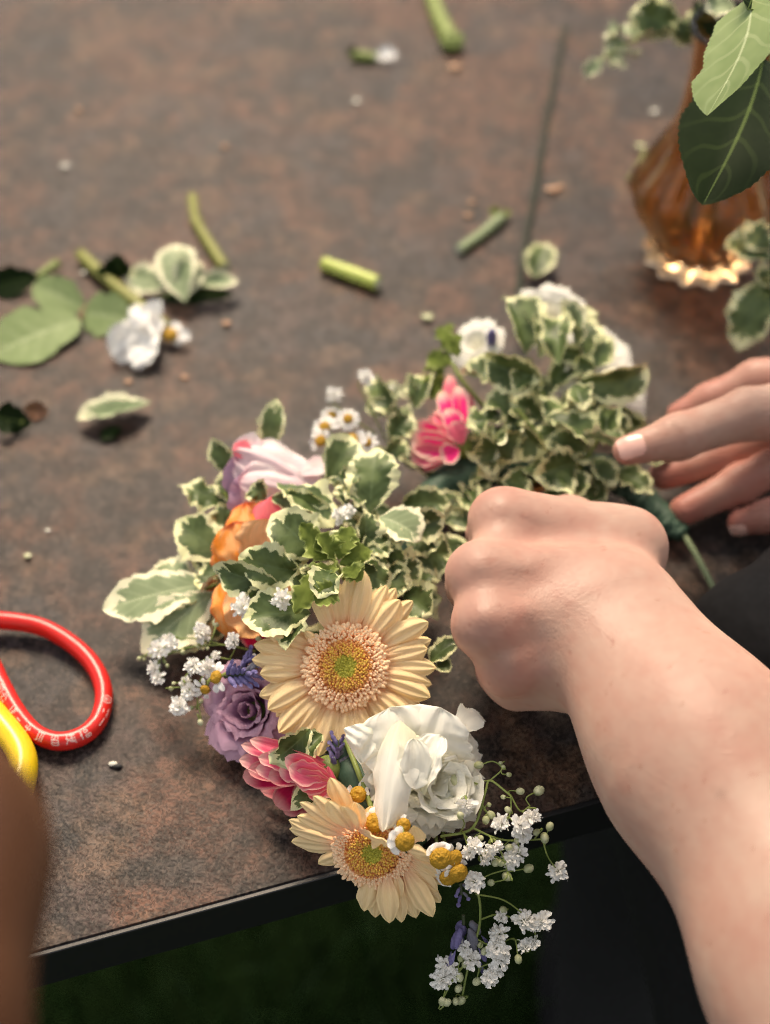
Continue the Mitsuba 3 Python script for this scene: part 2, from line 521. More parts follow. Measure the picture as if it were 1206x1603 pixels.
scene['peach_petal'] = thin(petal_peach, trans=0.3)
scene['crimson_petal'] = thin(petal_crimson, trans=0.25)
scene['pink_petal_back'] = thin(petal_pink_back, trans=0.25)
scene['magenta_petal'] = thin(petal_magenta, trans=0.25)
scene['apricot_petal'] = thin(lambda p, n, uv: mix((0.90, 0.46, 0.18), (0.93, 0.62, 0.36), fbm(uv.x * 3, uv.y * 9, p.x * 60, 3)) * (0.80 + 0.36 * fbm(uv.x * 2, uv.y * 40, p.x * 20, 2)), trans=0.35)
scene['lilac_petal'] = thin(petal_lilac, trans=0.5)
scene['blush_petal'] = thin(petal_blush, trans=0.4)
scene['mauve_petal'] = thin(petal_mauve, trans=0.6)
scene['orange_petal'] = thin(petal_orange, trans=0.35)
scene['rose_pink_petal'] = thin(petal_rosepink, trans=0.5)
scene['white_petal'] = thin(petal_white, trans=0.4, rough=0.6)
scene['bloom_white'] = thin(color=(0.92, 0.91, 0.88), trans=0.3, rough=0.6)
scene['peach_floret'] = principled(color=(0.94, 0.66, 0.41), rough=0.5, spec=0.4)
scene['amber_floret'] = principled(color=(0.80, 0.42, 0.14), rough=0.5, spec=0.4)
scene['yellow_floret'] = principled(color=(0.78, 0.50, 0.09), rough=0.5, spec=0.4)
scene['green_floret'] = principled(color=(0.42, 0.40, 0.05), rough=0.55, spec=0.4)
scene['chamomile_yellow'] = principled(color=(0.46, 0.26, 0.022), rough=0.6, spec=0.3,
                                       bump=lambda p, n, uv: noise(p.x * 1800, p.y * 1800, p.z * 1800) * 0.0005, eps=2e-4)
scene['lavender_violet'] = principled(lambda p, n, uv: mix((0.09, 0.08, 0.22), (0.24, 0.21, 0.42), fbm(p.x * 500, p.y * 500, p.z * 500, 2)), rough=0.7, spec=0.3)
scene['lavender_calyx'] = principled(color=(0.16, 0.16, 0.20), rough=0.8, spec=0.2)
scene['bud_green'] = principled(lambda p, n, uv: mix((0.26, 0.30, 0.10), (0.66, 0.66, 0.46), fbm(p.x * 400, p.y * 400, p.z * 400, 2)), rough=0.5, spec=0.4)


THUMB_IP, THUMB_TIP = A(*(0.1491,0.4853,0.0680)), A(*(0.1233,0.4797,0.0640))
THUMB_AX = unit(THUMB_IP - THUMB_TIP)
THUMB_SIDE = unit(np.cross(THUMB_AX, A(0, -0.45, 0.9)))


def skin_bump(p, n, uv):
    h = fbm(p.x * 900, p.y * 900, p.z * 900, 2) * 0.00018 + fbm(p.x * 180, p.y * 180, p.z * 180, 2) * 0.00018
    q = p - mi.Point3f(*map(float, THUMB_IP))                                   # folds across the right thumb's joint
    a = q.x * float(THUMB_AX[0]) + q.y * float(THUMB_AX[1]) + q.z * float(THUMB_AX[2])
    b = q.x * float(THUMB_SIDE[0]) + q.y * float(THUMB_SIDE[1]) + q.z * float(THUMB_SIDE[2])
    w = a + 0.0016 * (noise(b * 260 + 3, a * 120) - 0.5) - 14.0 * b * b
    folds = sum(dr.exp(-dr.square((w - k) / 0.00055)) * d for k, d in ((-0.0044, 0.6), (-0.0021, 1.0), (0.0003, 0.8), (0.0026, 1.0), (0.0052, 0.5)))
    return h - 0.00050 * folds * dr.exp(-dr.square(b / 0.0085))


scene['skin'] = {'type': 'bumpmap', 'arbitrary': proc(skin_bump, eps=4e-4), 'scale': 1.0,
                 'bsdf': {'type': 'principled', 'base_color': {'type': 'mesh_attribute', 'name': 'vertex_color'}, 'roughness': 0.48, 'specular': 0.4, 'flatness': 0.6, 'sheen': 0.15}}
scene['nail'] = principled(color=(0.72, 0.44, 0.37), rough=0.22, spec=0.5, clearcoat=0.4)
scene['brown_skin'] = principled(lambda p, n, uv: mix((0.085, 0.034, 0.015), (0.105, 0.043, 0.019), fbm(p.x * 60, p.y * 60, p.z * 60, 3)), rough=0.5, spec=0.4)
scene['black_cotton'] = principled(lambda p, n, uv: mix((0.008, 0.008, 0.009), (0.016, 0.016, 0.018), fbm(p.x * 300, p.y * 300, p.z * 300, 3)), rough=0.85, spec=0.2, sheen=0.3)
scene['charcoal_cotton'] = principled(lambda p, n, uv: mix((0.016, 0.016, 0.017), (0.026, 0.026, 0.028), fbm(p.x * 300, p.y * 300, p.z * 300, 3)), rough=0.85, spec=0.2, sheen=0.3)
scene['dark_hair'] = principled(color=(0.05, 0.03, 0.018), rough=0.5)
scene['red_vinyl'] = principled(color=(0.66, 0.018, 0.012), rough=0.28, spec=0.5, clearcoat=0.25)
scene['yellow_vinyl'] = principled(color=(0.80, 0.56, 0.012), rough=0.30, spec=0.5, clearcoat=0.25)
scene['white_print'] = principled(color=(0.78, 0.50, 0.46), rough=0.6)
scene['steel'] = {'type': 'roughconductor', 'material': 'Cr', 'alpha': 0.2}
scene['amber_glass'] = {'type': 'dielectric', 'int_ior': 1.5, 'specular_transmittance': {'type': 'rgb', 'value': [0.87, 0.69, 0.49]}}
scene['crumb_tan'] = principled(color=(0.36, 0.20, 0.11), rough=0.5)
scene['crumb_pale'] = principled(color=(0.62, 0.60, 0.52), rough=0.5)
scene['crumb_dark'] = principled(color=(0.02, 0.02, 0.02), rough=0.6)
scene['petiole_red'] = principled(color=(0.16, 0.07, 0.03), rough=0.5)

# ------------------------------------------------------------------ setting: lawn, table
g = np.linspace(-40, 40, 41)
GX = np.stack([*np.meshgrid(g, g, indexing='ij'), np.full((41, 41), -0.75)], -1)
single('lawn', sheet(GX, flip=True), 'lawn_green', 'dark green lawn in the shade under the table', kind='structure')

gr_ = np.random.default_rng(8)
gv, gf = [], []
for i in range(9000):
    x_, y_ = gr_.uniform(-0.75, 0.75), gr_.uniform(0.15, 1.3)
    a_, h_, w_ = gr_.uniform(0, 6.28), gr_.uniform(0.03, 0.075), gr_.uniform(0.0012, 0.0022)
    lean = gr_.normal(0, 0.35, 2) * h_
    o_ = A(x_, y_, -0.75)
    sd_ = A(math.cos(a_), math.sin(a_), 0) * w_
    gv.append(np.stack([o_ - sd_, o_ + sd_, o_ + A(*(lean * 0.4), h_ * 0.6) - sd_ * 0.7, o_ + A(*(lean * 0.4), h_ * 0.6) + sd_ * 0.7, o_ + A(*lean, h_)]))
    gf.append(np.array([[0, 1, 3], [0, 3, 2], [2, 3, 4]]) + 5 * i)
single('grass', (np.vstack(gv), np.vstack(gf)), 'grass_blade', 'short dark grass of the lawn below the table', kind='stuff', smooth=False)

EDGE_P, EDGE_D = A(*(-0.1422,0.2434,0.0000)), unit(A(*(0.1039,0.3170,0.0000)) - A(*(-0.1422,0.2434,0.0000)))
EDGE_N = A(-EDGE_D[1], EDGE_D[0], 0)                 # away from the people, over the table
TABLE_L, TABLE_R, TABLE_B = -0.75, 1.15, 0.95


def on_table(s, t, z=0.0):
    return EDGE_P + EDGE_D * s + EDGE_N * t + A(0, 0, z)


def table_box(s0, s1, t0, t1, z0, z1, ch=0.0):
    v, f = box_mesh((s0, t0, z0), (s1, t1, z1), ch)
    return np.array([on_table(*q) for q in v]), f


table = thing('table', 'brown mottled stone look outdoor table top with a black metal edge', 'table')
part(table, 'top_panel', table_box(TABLE_L + 0.002, TABLE_R - 0.002, 0.0024, TABLE_B - 0.002, -0.010, 0.0, 0.0002), 'table_stone', smooth=False)
part(table, 'edge_trim', table_box(TABLE_L, TABLE_R, 0, 0.03, -0.030, -0.0012, 0.0004), 'black_metal', smooth=False)
part(table, 'edge_trim', table_box(TABLE_L, TABLE_R, TABLE_B - 0.03, TABLE_B, -0.030, -0.0012, 0.0004), 'black_metal', smooth=False)
part(table, 'edge_trim', table_box(TABLE_L, TABLE_L + 0.03, 0.0302, TABLE_B - 0.0302, -0.030, -0.0012, 0.0004), 'black_metal', smooth=False)
part(table, 'edge_trim', table_box(TABLE_R - 0.03, TABLE_R, 0.0302, TABLE_B - 0.0302, -0.030, -0.0012, 0.0004), 'black_metal', smooth=False)
part(table, 'under_frame', table_box(TABLE_L + 0.06, TABLE_R - 0.06, 0.06, TABLE_B - 0.06, -0.045, -0.0102, 0.002), 'black_metal', smooth=False)
for s in (TABLE_L + 0.08, TABLE_R - 0.13):
    for t in (0.08, TABLE_B - 0.13):
        part(table, 'leg', table_box(s, s + 0.05, t, t + 0.05, -0.75, -0.0452, 0.003), 'black_metal', smooth=False)

# ------------------------------------------------------------------ people
def V(*pts):
    return [A(*q) for q in pts]


HAND = {
    'index': (V((0.1151,0.4119,0.0680), (0.0529,0.4128,0.0860), (0.0514,0.4356,0.0500), (0.0705,0.4452,0.0320), (0.0799,0.4435,0.0340)), (0.0150, 0.0128, 0.0105, 0.0090, 0.0080)),
    'middle': (V((0.1029,0.3855,0.0770), (0.0410,0.3768,0.0900), (0.0404,0.4008,0.0520), (0.0602,0.4113,0.0330), (0.0665,0.4113,0.0330)), (0.0140, 0.0128, 0.0108, 0.0092, 0.0080)),
    'ring': (V((0.0932,0.3698,0.0760), (0.0426,0.3530,0.0850), (0.0425,0.3774,0.0480), (0.0605,0.3882,0.0300), (0.0667,0.3882,0.0300)), (0.0140, 0.0122, 0.0102, 0.0088, 0.0078)),
    'little': (V((0.0864,0.3613,0.0660), (0.0531,0.3435,0.0680), (0.0522,0.3606,0.0400), (0.0641,0.3686,0.0260), (0.0718,0.3705,0.0260)), (0.0140, 0.0112, 0.0092, 0.0080, 0.0070)),
}
WRIST_L, ELBOW_L, SHOULDER_L = A(*(0.1004,0.3647,0.0710)), A(0.172, 0.135, 0.085), A(0.24, 0.075, 0.33)


def left_arm(p):
    d = cone_d(p, WRIST_L + A(0.010, 0.004, 0), A(*(0.1342,0.3050,0.0680)), 0.0248, 0.034)
    d = smin(d, cone_d(p, WRIST_L - A(0.010, 0.004, 0), A(*(0.1248,0.2958,0.0680)), 0.0243, 0.034), 0.012)
    d = smin(d, cone_d(p, A(*(0.1308,0.2988,0.0680)), A(*(0.1637,0.2019,0.0720)), 0.0362, 0.0435), 0.03)
    d = smin(d, cone_d(p, A(*(0.1637,0.2019,0.0720)), ELBOW_L, 0.0435, 0.042), 0.02)
    d = smin(d, cone_d(p, ELBOW_L, SHOULDER_L, 0.042, 0.052), 0.02)
    palm = None
    for f in HAND.values():
        e = cone_d(p, f[0][0], f[0][1], *f[1][:2])
        palm = e if palm is None else smin(palm, e, 0.011)
    palm = smin(palm, cone_d(p, A(*(0.0757,0.3521,0.0520)), A(*(0.0606,0.3521,0.0460)), 0.0185, 0.0150), 0.014)
    palm = smin(palm, cone_d(p, A(*(0.0601,0.4148,0.0820)), A(*(0.1153,0.4135,0.0680)), 0.0136, 0.0150), 0.010)
    palm = smin(palm, cone_d(p, A(*(0.0972,0.3898,0.0600)), A(*(0.0578,0.3850,0.0660)), 0.024, 0.020), 0.016)
    palm = smin(palm, cone_d(p, A(*(0.1087,0.4123,0.0600)), A(*(0.0905,0.4384,0.0520)), 0.021, 0.016), 0.012)
    fingers = None
    for f in HAND.values():
        e = chain_d(p, f[0][1:], f[1][1:], 0.005)
        fingers = e if fingers is None else smin(fingers, e, 0.0045)
    palm = smin(palm, chain_d(p, V((0.0905,0.4384,0.0520), (0.0793,0.4401,0.0380), (0.0661,0.4309,0.0340)), (0.0125, 0.0105, 0.009), 0.006), 0.006)
    hk = list(HAND.values())
    for i in range(3):                                               # the skin between the knuckles
        palm = smin(palm, cone_d(p, hk[i][0][1] * 0.93 + hk[i][0][0] * 0.07, hk[i + 1][0][1] * 0.93 + hk[i + 1][0][0] * 0.07, 0.0112, 0.0105), 0.008)
        fingers = smin(fingers, cone_d(p, (hk[i][0][1] + hk[i][0][2]) / 2, (hk[i + 1][0][1] + hk[i + 1][0][2]) / 2, 0.0088, 0.0080), 0.005)
    hand = smin(palm, fingers, 0.007)
    for f in list(HAND.values()):                                   # tendons on the back of the hand and the knobs of the knuckles
        a, b = f[0][0] * 0.35 + f[0][1] * 0.65, f[0][1]
        n = A(0, -0.35, 0.94)
        hand = smin(hand, cone_d(p, a + n * 0.0104, b + n * 0.0110, 0.0020, 0.0036), 0.005)
    d = smin(d, hand, 0.013)
    return d


THUMB_R = (V((0.1233,0.4797,0.0640), (0.1491,0.4853,0.0680), (0.1882,0.5032,0.0670), (0.2333,0.5186,0.0560)), (0.0076, 0.0112, 0.0130, 0.019))
FING_R = {
    'index': (V((0.2524,0.5470,0.0600), (0.2054,0.5505,0.0470), (0.1808,0.5458,0.0360), (0.1651,0.5418,0.0290)), (0.0135, 0.0112, 0.0096, 0.0078)),
    'middle': (V((0.2540,0.5228,0.0520), (0.2222,0.5296,0.0320), (0.1830,0.5153,0.0220), (0.1528,0.5070,0.0170)), (0.0135, 0.0112, 0.0098, 0.0080)),
    'ring': (V((0.2493,0.4935,0.0500), (0.2209,0.5060,0.0320), (0.1915,0.4951,0.0230), (0.1609,0.4833,0.0145)), (0.0130, 0.0110, 0.0102, 0.0082)),
    'little': (V((0.2447,0.4686,0.0450), (0.2214,0.4734,0.0300), (0.2036,0.4743,0.0200), (0.1899,0.4755,0.0135)), (0.0115, 0.0095, 0.0086, 0.0072)),
}
WRIST_R, ELBOW_R, SHOULDER_R = A(*(0.2974,0.4886,0.0620)), A(0.51, 0.30, 0.10), A(0.54, 0.165, 0.34)


def right_arm(p):
    d = cone_d(p, WRIST_R, ELBOW_R, 0.029, 0.044)
    d = smin(d, cone_d(p, ELBOW_R, SHOULDER_R, 0.043, 0.052), 0.02)
    palm = None
    for f in FING_R.values():
        e = cone_d(p, WRIST_R + (f[0][0] - WRIST_R) * 0.25, f[0][0], 0.018, f[1][0])
        palm = e if palm is None else smin(palm, e, 0.014)
    palm = smin(palm, cone_d(p, WRIST_R, THUMB_R[0][3], 0.020, 0.019), 0.014)
    fingers = None
    for f in FING_R.values():
        e = chain_d(p, f[0], f[1], 0.005)
        fingers = e if fingers is None else np.minimum(fingers, e)
    hand = smin(palm, fingers, 0.008)
    th = chain_d(p, THUMB_R[0], THUMB_R[1], 0.006)
    web = cone_d(p, A(*(0.2073,0.5147,0.0550)), FING_R['index'][0][0], 0.008, 0.013)
    hand = smin(hand, smin(th, web, 0.016), 0.007)
    return smin(d, hand, 0.022)


def skin_tint(v, joints, tips):
    c = np.tile(A(0.470, 0.290, 0.226), (len(v), 1))
    m = vfbm(v * 55, 3)[:, None]
    m2 = vfbm(v * 190, 3)[:, None]
    c = c * (1 - (0.7 * (m - 0.5) + 0.55 * (m2 - 0.5)) * A(0.15, 0.50, 0.52))
    fr_ = vnoise(v * 420, 9)[:, None]
    c = c * (1 - 0.22 * smooth01((fr_ - 0.86) / 0.08) * A(0.5, 0.9, 1.0))
    red = np.zeros(len(v))
    for q, r, a in joints + tips:
        red = np.maximum(red, a * np.exp(-(np.linalg.norm(v - q, axis=1) / r)**2))
    return np.clip(c * (1 - red[:, None] * A(0.10, 0.46, 0.46)), 0, 1)


kn = [(f[0][1], 0.013, 1.0) for f in HAND.values()] + [(f[0][2], 0.014, 0.6) for f in HAND.values()]
kn += [(A(*(0.0681,0.3916,0.0900)), 0.03, 0.3)]
lv, lf = nets(left_arm, (0.00, 0.03, 0.005), (0.31, 0.46, 0.40), 0.0021)
lc = skin_tint(lv, kn, [])
mole = np.linalg.norm(lv - A(*(0.1252,0.2575,0.1070)), axis=1)
lc *= (1 - 0.35 * np.exp(-(mole / 0.0022)**2))[:, None]
kr = [(f[0][1], 0.02, 0.6) for f in FING_R.values()] + [(f[0][2], 0.022, 0.8) for f in FING_R.values()] + [(f[0][3], 0.02, 1.0) for f in FING_R.values()]
kr += [(THUMB_R[0][0], 0.013, 0.55), (THUMB_R[0][1], 0.012, 0.5)]
rv, rf = nets(right_arm, (0.08, 0.12, 0.0), (0.63, 0.60, 0.41), 0.0019)
rc = skin_tint(rv, kr, [])


def trunk(p):
    d = cone_d(p, A(0.36, 0.11, -0.16), A(0.385, 0.125, 0.24), 0.13, 0.135)
    d = smin(d, cone_d(p, SHOULDER_L, SHOULDER_R, 0.05, 0.05), 0.06)
    d = smin(d, cone_d(p, A(0.388, 0.125, 0.33), A(0.375, 0.165, 0.43), 0.055, 0.05), 0.04)
    head = np.linalg.norm((p - A(0.355, 0.225, 0.525)) / A(0.92, 1.05, 1.25), axis=1) - 0.088
    head = smin(head, cone_d(p, A(0.345, 0.265, 0.475), A(0.352, 0.24, 0.50), 0.035, 0.05), 0.03)
    head = smin(head, cone_d(p, A(0.333, 0.318, 0.515), A(0.338, 0.308, 0.535), 0.012, 0.008), 0.012)
    return smin(d, head, 0.02)


tv, tf = nets(trunk, (0.15, -0.08, -0.34), (0.66, 0.38, 0.68), 0.011)
tc = skin_tint(tv, [], [])
bv, bf = joined((lv, lf), (rv, rf), (tv, tf))
florist = thing('person', 'person in black clothing leaning over the table, both bare hands at the flowers', 'person')
part(florist, 'body', (bv, bf), 'skin', color=np.vstack([lc, rc, tc]))


def shirt(p):
    d = cone_d(p, A(0.35, 0.11, -0.22), A(0.385, 0.12, 0.22), 0.155, 0.155)
    d = smin(d, cone_d(p, SHOULDER_L, SHOULDER_R, 0.066, 0.066), 0.05)
    d = smin(d, cone_d(p, SHOULDER_L, SHOULDER_L * 0.42 + ELBOW_L * 0.58 + A(0.012, 0, 0), 0.070, 0.060), 0.03)
    d = smin(d, cone_d(p, SHOULDER_R, SHOULDER_R * 0.25 + ELBOW_R * 0.75, 0.068, 0.062), 0.03)
    d = smin(d, cone_d(p, A(0.35, 0.20, -0.03), A(0.255, 0.33, -0.005), 0.12, 0.045), 0.05)
    d = smin(d, cone_d(p, A(*(0.1732,0.4001,0.0140)), A(*(0.2385,0.4426,0.0200)), 0.022, 0.030), 0.03)
    d = smin(d, cone_d(p, A(0.255, 0.33, -0.005), A(*(0.1959,0.3913,0.0180)), 0.04, 0.03), 0.03)
    w = vnoise(p * A(26, 26, 15) + 3, 4) - 0.5
    return np.maximum(d - 0.012 * w, -(np.linalg.norm(p - A(0.385, 0.14, 0.44), axis=1) - 0.075))


sv, sf = nets(shirt, (0.08, -0.1, -0.42), (0.68, 0.52, 0.46), 0.007)
part(florist, 'shirt', (sv, sf), 'black_cotton', 'black short sleeved shirt')


def trousers(p):
    d = cone_d(p, A(0.288, 0.05, -0.24), A(0.204, 0.50, -0.205), 0.095, 0.072)
    d = smin(d, cone_d(p, A(0.42, 0.09, -0.24), A(0.375, 0.55, -0.205), 0.095, 0.072), 0.02)
    d = smin(d, cone_d(p, A(0.192, 0.50, -0.205), A(0.20, 0.46, -0.70), 0.068, 0.045), 0.02)
    d = smin(d, cone_d(p, A(0.375, 0.55, -0.205), A(0.38, 0.50, -0.70), 0.068, 0.045), 0.02)
    return d - 0.012 * (vnoise(p * A(22, 12, 22), 8) - 0.5)


pv, pf = nets(trousers, (0.07, -0.1, -0.75), (0.56, 0.66, -0.1), 0.009)
part(florist, 'trousers', (pv, pf), 'charcoal_cotton', 'charcoal trousers')
part(florist, 'shoe', ball(A(0.19, 0.51, -0.715), 0.05, 2, (0.9, 2.2, 0.7)), 'black_cotton')
part(florist, 'shoe', ball(A(0.37, 0.55, -0.715), 0.05, 2, (0.9, 2.2, 0.7)), 'black_cotton')
hv, hf = ball(A(0.362, 0.205, 0.545), 0.108, 3, (0.98, 1.05, 1.15), 0.05, 3)
hv[:, 1] = np.minimum(hv[:, 1], 0.262 + 0.3 * (hv[:, 2] - 0.56))
part(florist, 'hair', (hv, hf), 'dark_hair', 'dark hair')
# thumb nail: a thin curved plate on the thumb's end
tax = unit(THUMB_R[0][0] - THUMB_R[0][1])
tsd = unit(np.cross(tax, A(0, -0.50, 0.86)))
tnn = unit(np.cross(tsd, tax)); tnn = tnn if tnn[2] > 0 else -tnn


def nail(tip, ax, sd, nn, length, half, r, back):
    u, w = np.meshgrid(np.linspace(0, 1, 12), np.linspace(-1, 1, 13), indexing='ij')
    out = np.sqrt(np.clip(1 - (np.abs(2 * u - 1))**4, 0, 1)) * 0.5 + 0.5
    a = w * half * np.where((u < 0.04) | (u > 0.97), 0.75, 1.0) * np.clip(out, 0.8, 1)
    ang = a / r
    X = tip + ax * (u * length - back)[..., None] + sd * (np.sin(ang) * r)[..., None] + nn * (np.cos(ang) * r - 0.0002 - 0.0018 * smooth01((u - 0.45) / 0.6))[..., None]
    top = sheet(X)
    return top


part(florist, 'thumb_nail', nail(THUMB_R[0][0], tax, tsd, tnn, 0.0135, 0.0062, 0.0088, 0.0075), 'nail', 'pink thumb nail with a pale free edge')
lax = unit(FING_R['little'][0][3] - FING_R['little'][0][2])
lsd = unit(np.cross(lax, A(-0.2, -0.9, 0.1)))
lnn = unit(np.cross(lsd, lax)); lnn = lnn if lnn[1] < 0 else -lnn
part(florist, 'little_finger_nail', nail(FING_R['little'][0][3], lax, lsd, lnn, 0.009, 0.0042, 0.0077, 0.003), 'nail')

# the second person: a bare arm close to the camera, elbow towards the table
def arm_two(p):
    d = cone_d(p, A(*(-0.1154,0.1550,0.2500)), A(*(-0.1185,0.1089,0.2550)), 0.0285, 0.036)
    d = smin(d, cone_d(p, A(*(-0.1185,0.1089,0.2550)), A(-0.20, -0.09, 0.30), 0.036, 0.030), 0.02)
    d = smin(d, cone_d(p, A(*(-0.1154,0.1550,0.2500)), A(-0.40, 0.05, 0.36), 0.030, 0.05), 0.02)
    return d


WRIST_2, SHOULDER_2 = A(-0.20, -0.09, 0.30), A(-0.40, 0.05, 0.36)


def hand_two(p):
    d = cone_d(p, WRIST_2, WRIST_2 + A(-0.03, -0.07, 0.02), 0.027, 0.030)
    for k in range(4):
        b = WRIST_2 + A(-0.055 + 0.018 * k, -0.085, 0.02)
        d = smin(d, chain_d(p, [b, b + A(-0.01, -0.045, 0.004), b + A(-0.012, -0.070, -0.014 - 0.003 * k)], (0.0105, 0.0095, 0.0075), 0.005), 0.008)
    return smin(d, chain_d(p, [WRIST_2 + A(0.01, -0.02, 0), WRIST_2 + A(0.028, -0.055, -0.004), WRIST_2 + A(0.022, -0.085, -0.012)], (0.014, 0.0115, 0.0085), 0.006), 0.012)


def trunk_two(p):
    d = cone_d(p, A(-0.62, -0.02, -0.15), A(-0.60, 0.0, 0.30), 0.13, 0.13)
    d = smin(d, cone_d(p, SHOULDER_2, A(-0.78, -0.03, 0.36), 0.05, 0.05), 0.06)
    d = smin(d, cone_d(p, A(-0.60, 0.0, 0.36), A(-0.59, 0.02, 0.47), 0.055, 0.05), 0.04)
    head = np.linalg.norm((p - A(-0.58, 0.045, 0.58)) / A(0.95, 1.05, 1.25), axis=1) - 0.088
    head = smin(head, cone_d(p, A(-0.545, 0.13, 0.57), A(-0.55, 0.12, 0.59), 0.012, 0.008), 0.012)
    return smin(d, head, 0.02)


av, af = nets(lambda p: smin(arm_two(p), hand_two(p), 0.012), (-0.47, -0.30, 0.16), (-0.04, 0.30, 0.44), 0.004)
tv2, tf2 = nets(trunk_two, (-0.88, -0.22, -0.32), (-0.33, 0.24, 0.72), 0.012)
second = thing('person', 'bare brown arm of a second person, blurred close up at the table corner', 'person')
part(second, 'body', joined((av, af), (tv2, tf2)), 'brown_skin')


def shirt_two(p):
    d = cone_d(p, A(-0.62, -0.02, -0.25), A(-0.60, 0.0, 0.30), 0.155, 0.150)
    d = smin(d, cone_d(p, SHOULDER_2 + A(-0.02, 0, 0), A(-0.78, -0.03, 0.36), 0.066, 0.066), 0.05)
    return np.maximum(d - 0.012 * (vnoise(p * 24 + 3, 4) - 0.5), -(np.linalg.norm(p - A(-0.59, 0.02, 0.49), axis=1) - 0.08))


part(second, 'shirt', nets(shirt_two, (-0.9, -0.24, -0.45), (-0.30, 0.24, 0.48), 0.010), 'charcoal_cotton')
part(second, 'hair', ball(A(-0.585, 0.02, 0.61), 0.103, 3, (0.98, 1.0, 1.1), 0.05, 3), 'dark_hair')

# ------------------------------------------------------------------ scissors and the yellow handled tool
loop = V((-0.2249,0.4094,0.0070), (-0.2080,0.4138,0.0070), (-0.1949,0.4130,0.0070), (-0.1737,0.4098,0.0070), (-0.1560,0.3998,0.0070), (-0.1436,0.3870,0.0070), (-0.1368,0.3718,0.0070), (-0.1371,0.3564,0.0070), (-0.1436,0.3471,0.0070), (-0.1545,0.3436,0.0070),
         (-0.1658,0.3478,0.0070), (-0.1768,0.3597,0.0070), (-0.1871,0.3756,0.0070), (-0.1968,0.3897,0.0070), (-0.2249,0.4094,0.0070))
loop_c = spline(loop, 90)
loop_c[:, 2] = 0.0056 + 0.004 * smooth01((-loop_c[:, 0] - 0.135) / 0.06)
lt, la, lb = frames(loop_c)
LOOP_R = 0.0043


def loop_point(s, th, out=0.0):
    """Point on the loop's tube: s along it from 0 to 1, th degrees up from its inner side."""
    i = np.clip(s, 0, 1) * (len(loop_c) - 1)
    c = np.stack([np.interp(i, np.arange(len(loop_c)), loop_c[:, k]) for k in range(3)], -1)
    t = np.stack([np.interp(i, np.arange(len(loop_c)), lt[:, k]) for k in range(3)], -1)
    n = np.stack([-t[..., 1], t[..., 0], 0 * t[..., 0]], -1)
    n /= np.linalg.norm(n, axis=-1, keepdims=True)
    th = np.radians(th)
    return c + (LOOP_R + out) * (n * np.cos(th)[..., None] + A(0, 0, 1) * 1.15 * np.sin(th)[..., None])


S2, TH2 = np.meshgrid(np.linspace(0, 1, 120), np.linspace(0, 360, 25), indexing='ij')
scissors = thing('scissors', 'red looped scissors handle with pale printed characters lying on the table', 'scissors')
handle = part(scissors, 'handle', sheet(loop_point(S2, TH2)), 'red_vinyl', 'red plastic coated finger loop')
part(scissors, 'shank', tube(V((-0.2228,0.4086,0.0080), (-0.26, 0.50, 0.008), (-0.30, 0.53, 0.006)), [0.0045, 0.004, 0.0045], 16, 8), 'steel')
sh0, sdir = A(-0.30, 0.53, 0.004), unit(A(-0.8, 0.6, 0))
spn = A(-sdir[1], sdir[0], 0)
bladeP = [sh0 - spn * 0.007, sh0 + spn * 0.007, sh0 + spn * 0.004 + sdir * 0.075, sh0 - spn * 0.004 + sdir * 0.08]
bm = trimesh.convex.convex_hull(np.array(bladeP + [q + A(0, 0, 0.0025) for q in bladeP]))
part(scissors, 'blade', (np.array(bm.vertices), np.array(bm.faces)), 'steel', smooth=False)
GLYPHS = {
    'er': ['14-64', '08-88'.replace('08', '00').replace('88', '80')],
    'two': ['17-77', '01-81'], 'three': ['18-78', '24-64', '00-80'],
    'tower': ['18-78', '48-40', '14-74', '00-80', '26-14', '66-74'],
    'fang': ['17-37', '28-20', '00-32', '48-58', '37-87', '57-40', '57-77', '76-60'],
    'sheng': ['48-46', '27-15', '67-75', '56-24', '24-20', '74-70', '24-74', '22-72', '20-70', '14-24'],
    'jian': ['07-27', '27-04', '04-24', '24-00', '14-80', '37-87', '36-86', '34-84', '32-82', '58-51'],
    'fu': ['18-17', '06-26', '26-03', '14-10', '14-24', '38-88', '46-76', '46-44', '76-74', '44-74', '42-82', '42-40', '82-80', '40-80', '62-60'],
    'gong': ['37-04', '57-84', '46-11', '11-71', '62-81'],
    'si': ['07-87', '87-80', '15-65', '13-53', '13-10', '10-50', '53-50'],
    'you': ['17-06', '16-10', '37-87', '57-30', '55-50', '50-80', '66-74'],
    'yuan': ['07-16', '04-13', '00-22', '28-88', '28-20', '46-76', '46-43', '76-73', '43-73', '63-60', '52-40', '72-80'],
    'ring': ['27-67', '67-84', '84-70', '70-20', '20-04', '04-27', '35-55', '55-53', '53-33', '33-35'],
}


def glyph(strokes, s0, th0, w, h):
    """Characters printed on the loop: each stroke a thin strip following the tube."""
    ms = []
    for st in strokes:
        (x0, y0), (x1, y1) = [(int(q[0]) / 8, int(q[1]) / 8) for q in st.split('-')]
        d = A(x1 - x0, y1 - y0)
        d = d / np.hypot(*d)
        q = A(-d[1], d[0]) * 0.055
        k = np.linspace(0, 1, 5)[:, None]
        line = A(x0, y0) + (A(x1, y1) - A(x0, y0)) * k
        X = np.stack([line - q, line + q], 1)
        ms.append(sheet(loop_point(s0 + X[..., 0] * w, th0 + X[..., 1] * h, 0.00012)))
    return joined(*ms)


row = ['ring', 'three', 'two', 'fu', 'jian', 'sheng', 'fang', 'tower', 'er', 'you', 'gong', 'si', 'yuan', 'gong']
spots = [0.455, 0.48, 0.50, 0.535, 0.56, 0.587, 0.614, 0.642, 0.668, 0.692, 0.73, 0.752, 0.775, 0.80]
for nm, s0 in zip(row, spots):
    part(handle, 'printed_character', glyph(GLYPHS[nm], s0 + 0.018, 30, -0.0165, 62), 'white_print')

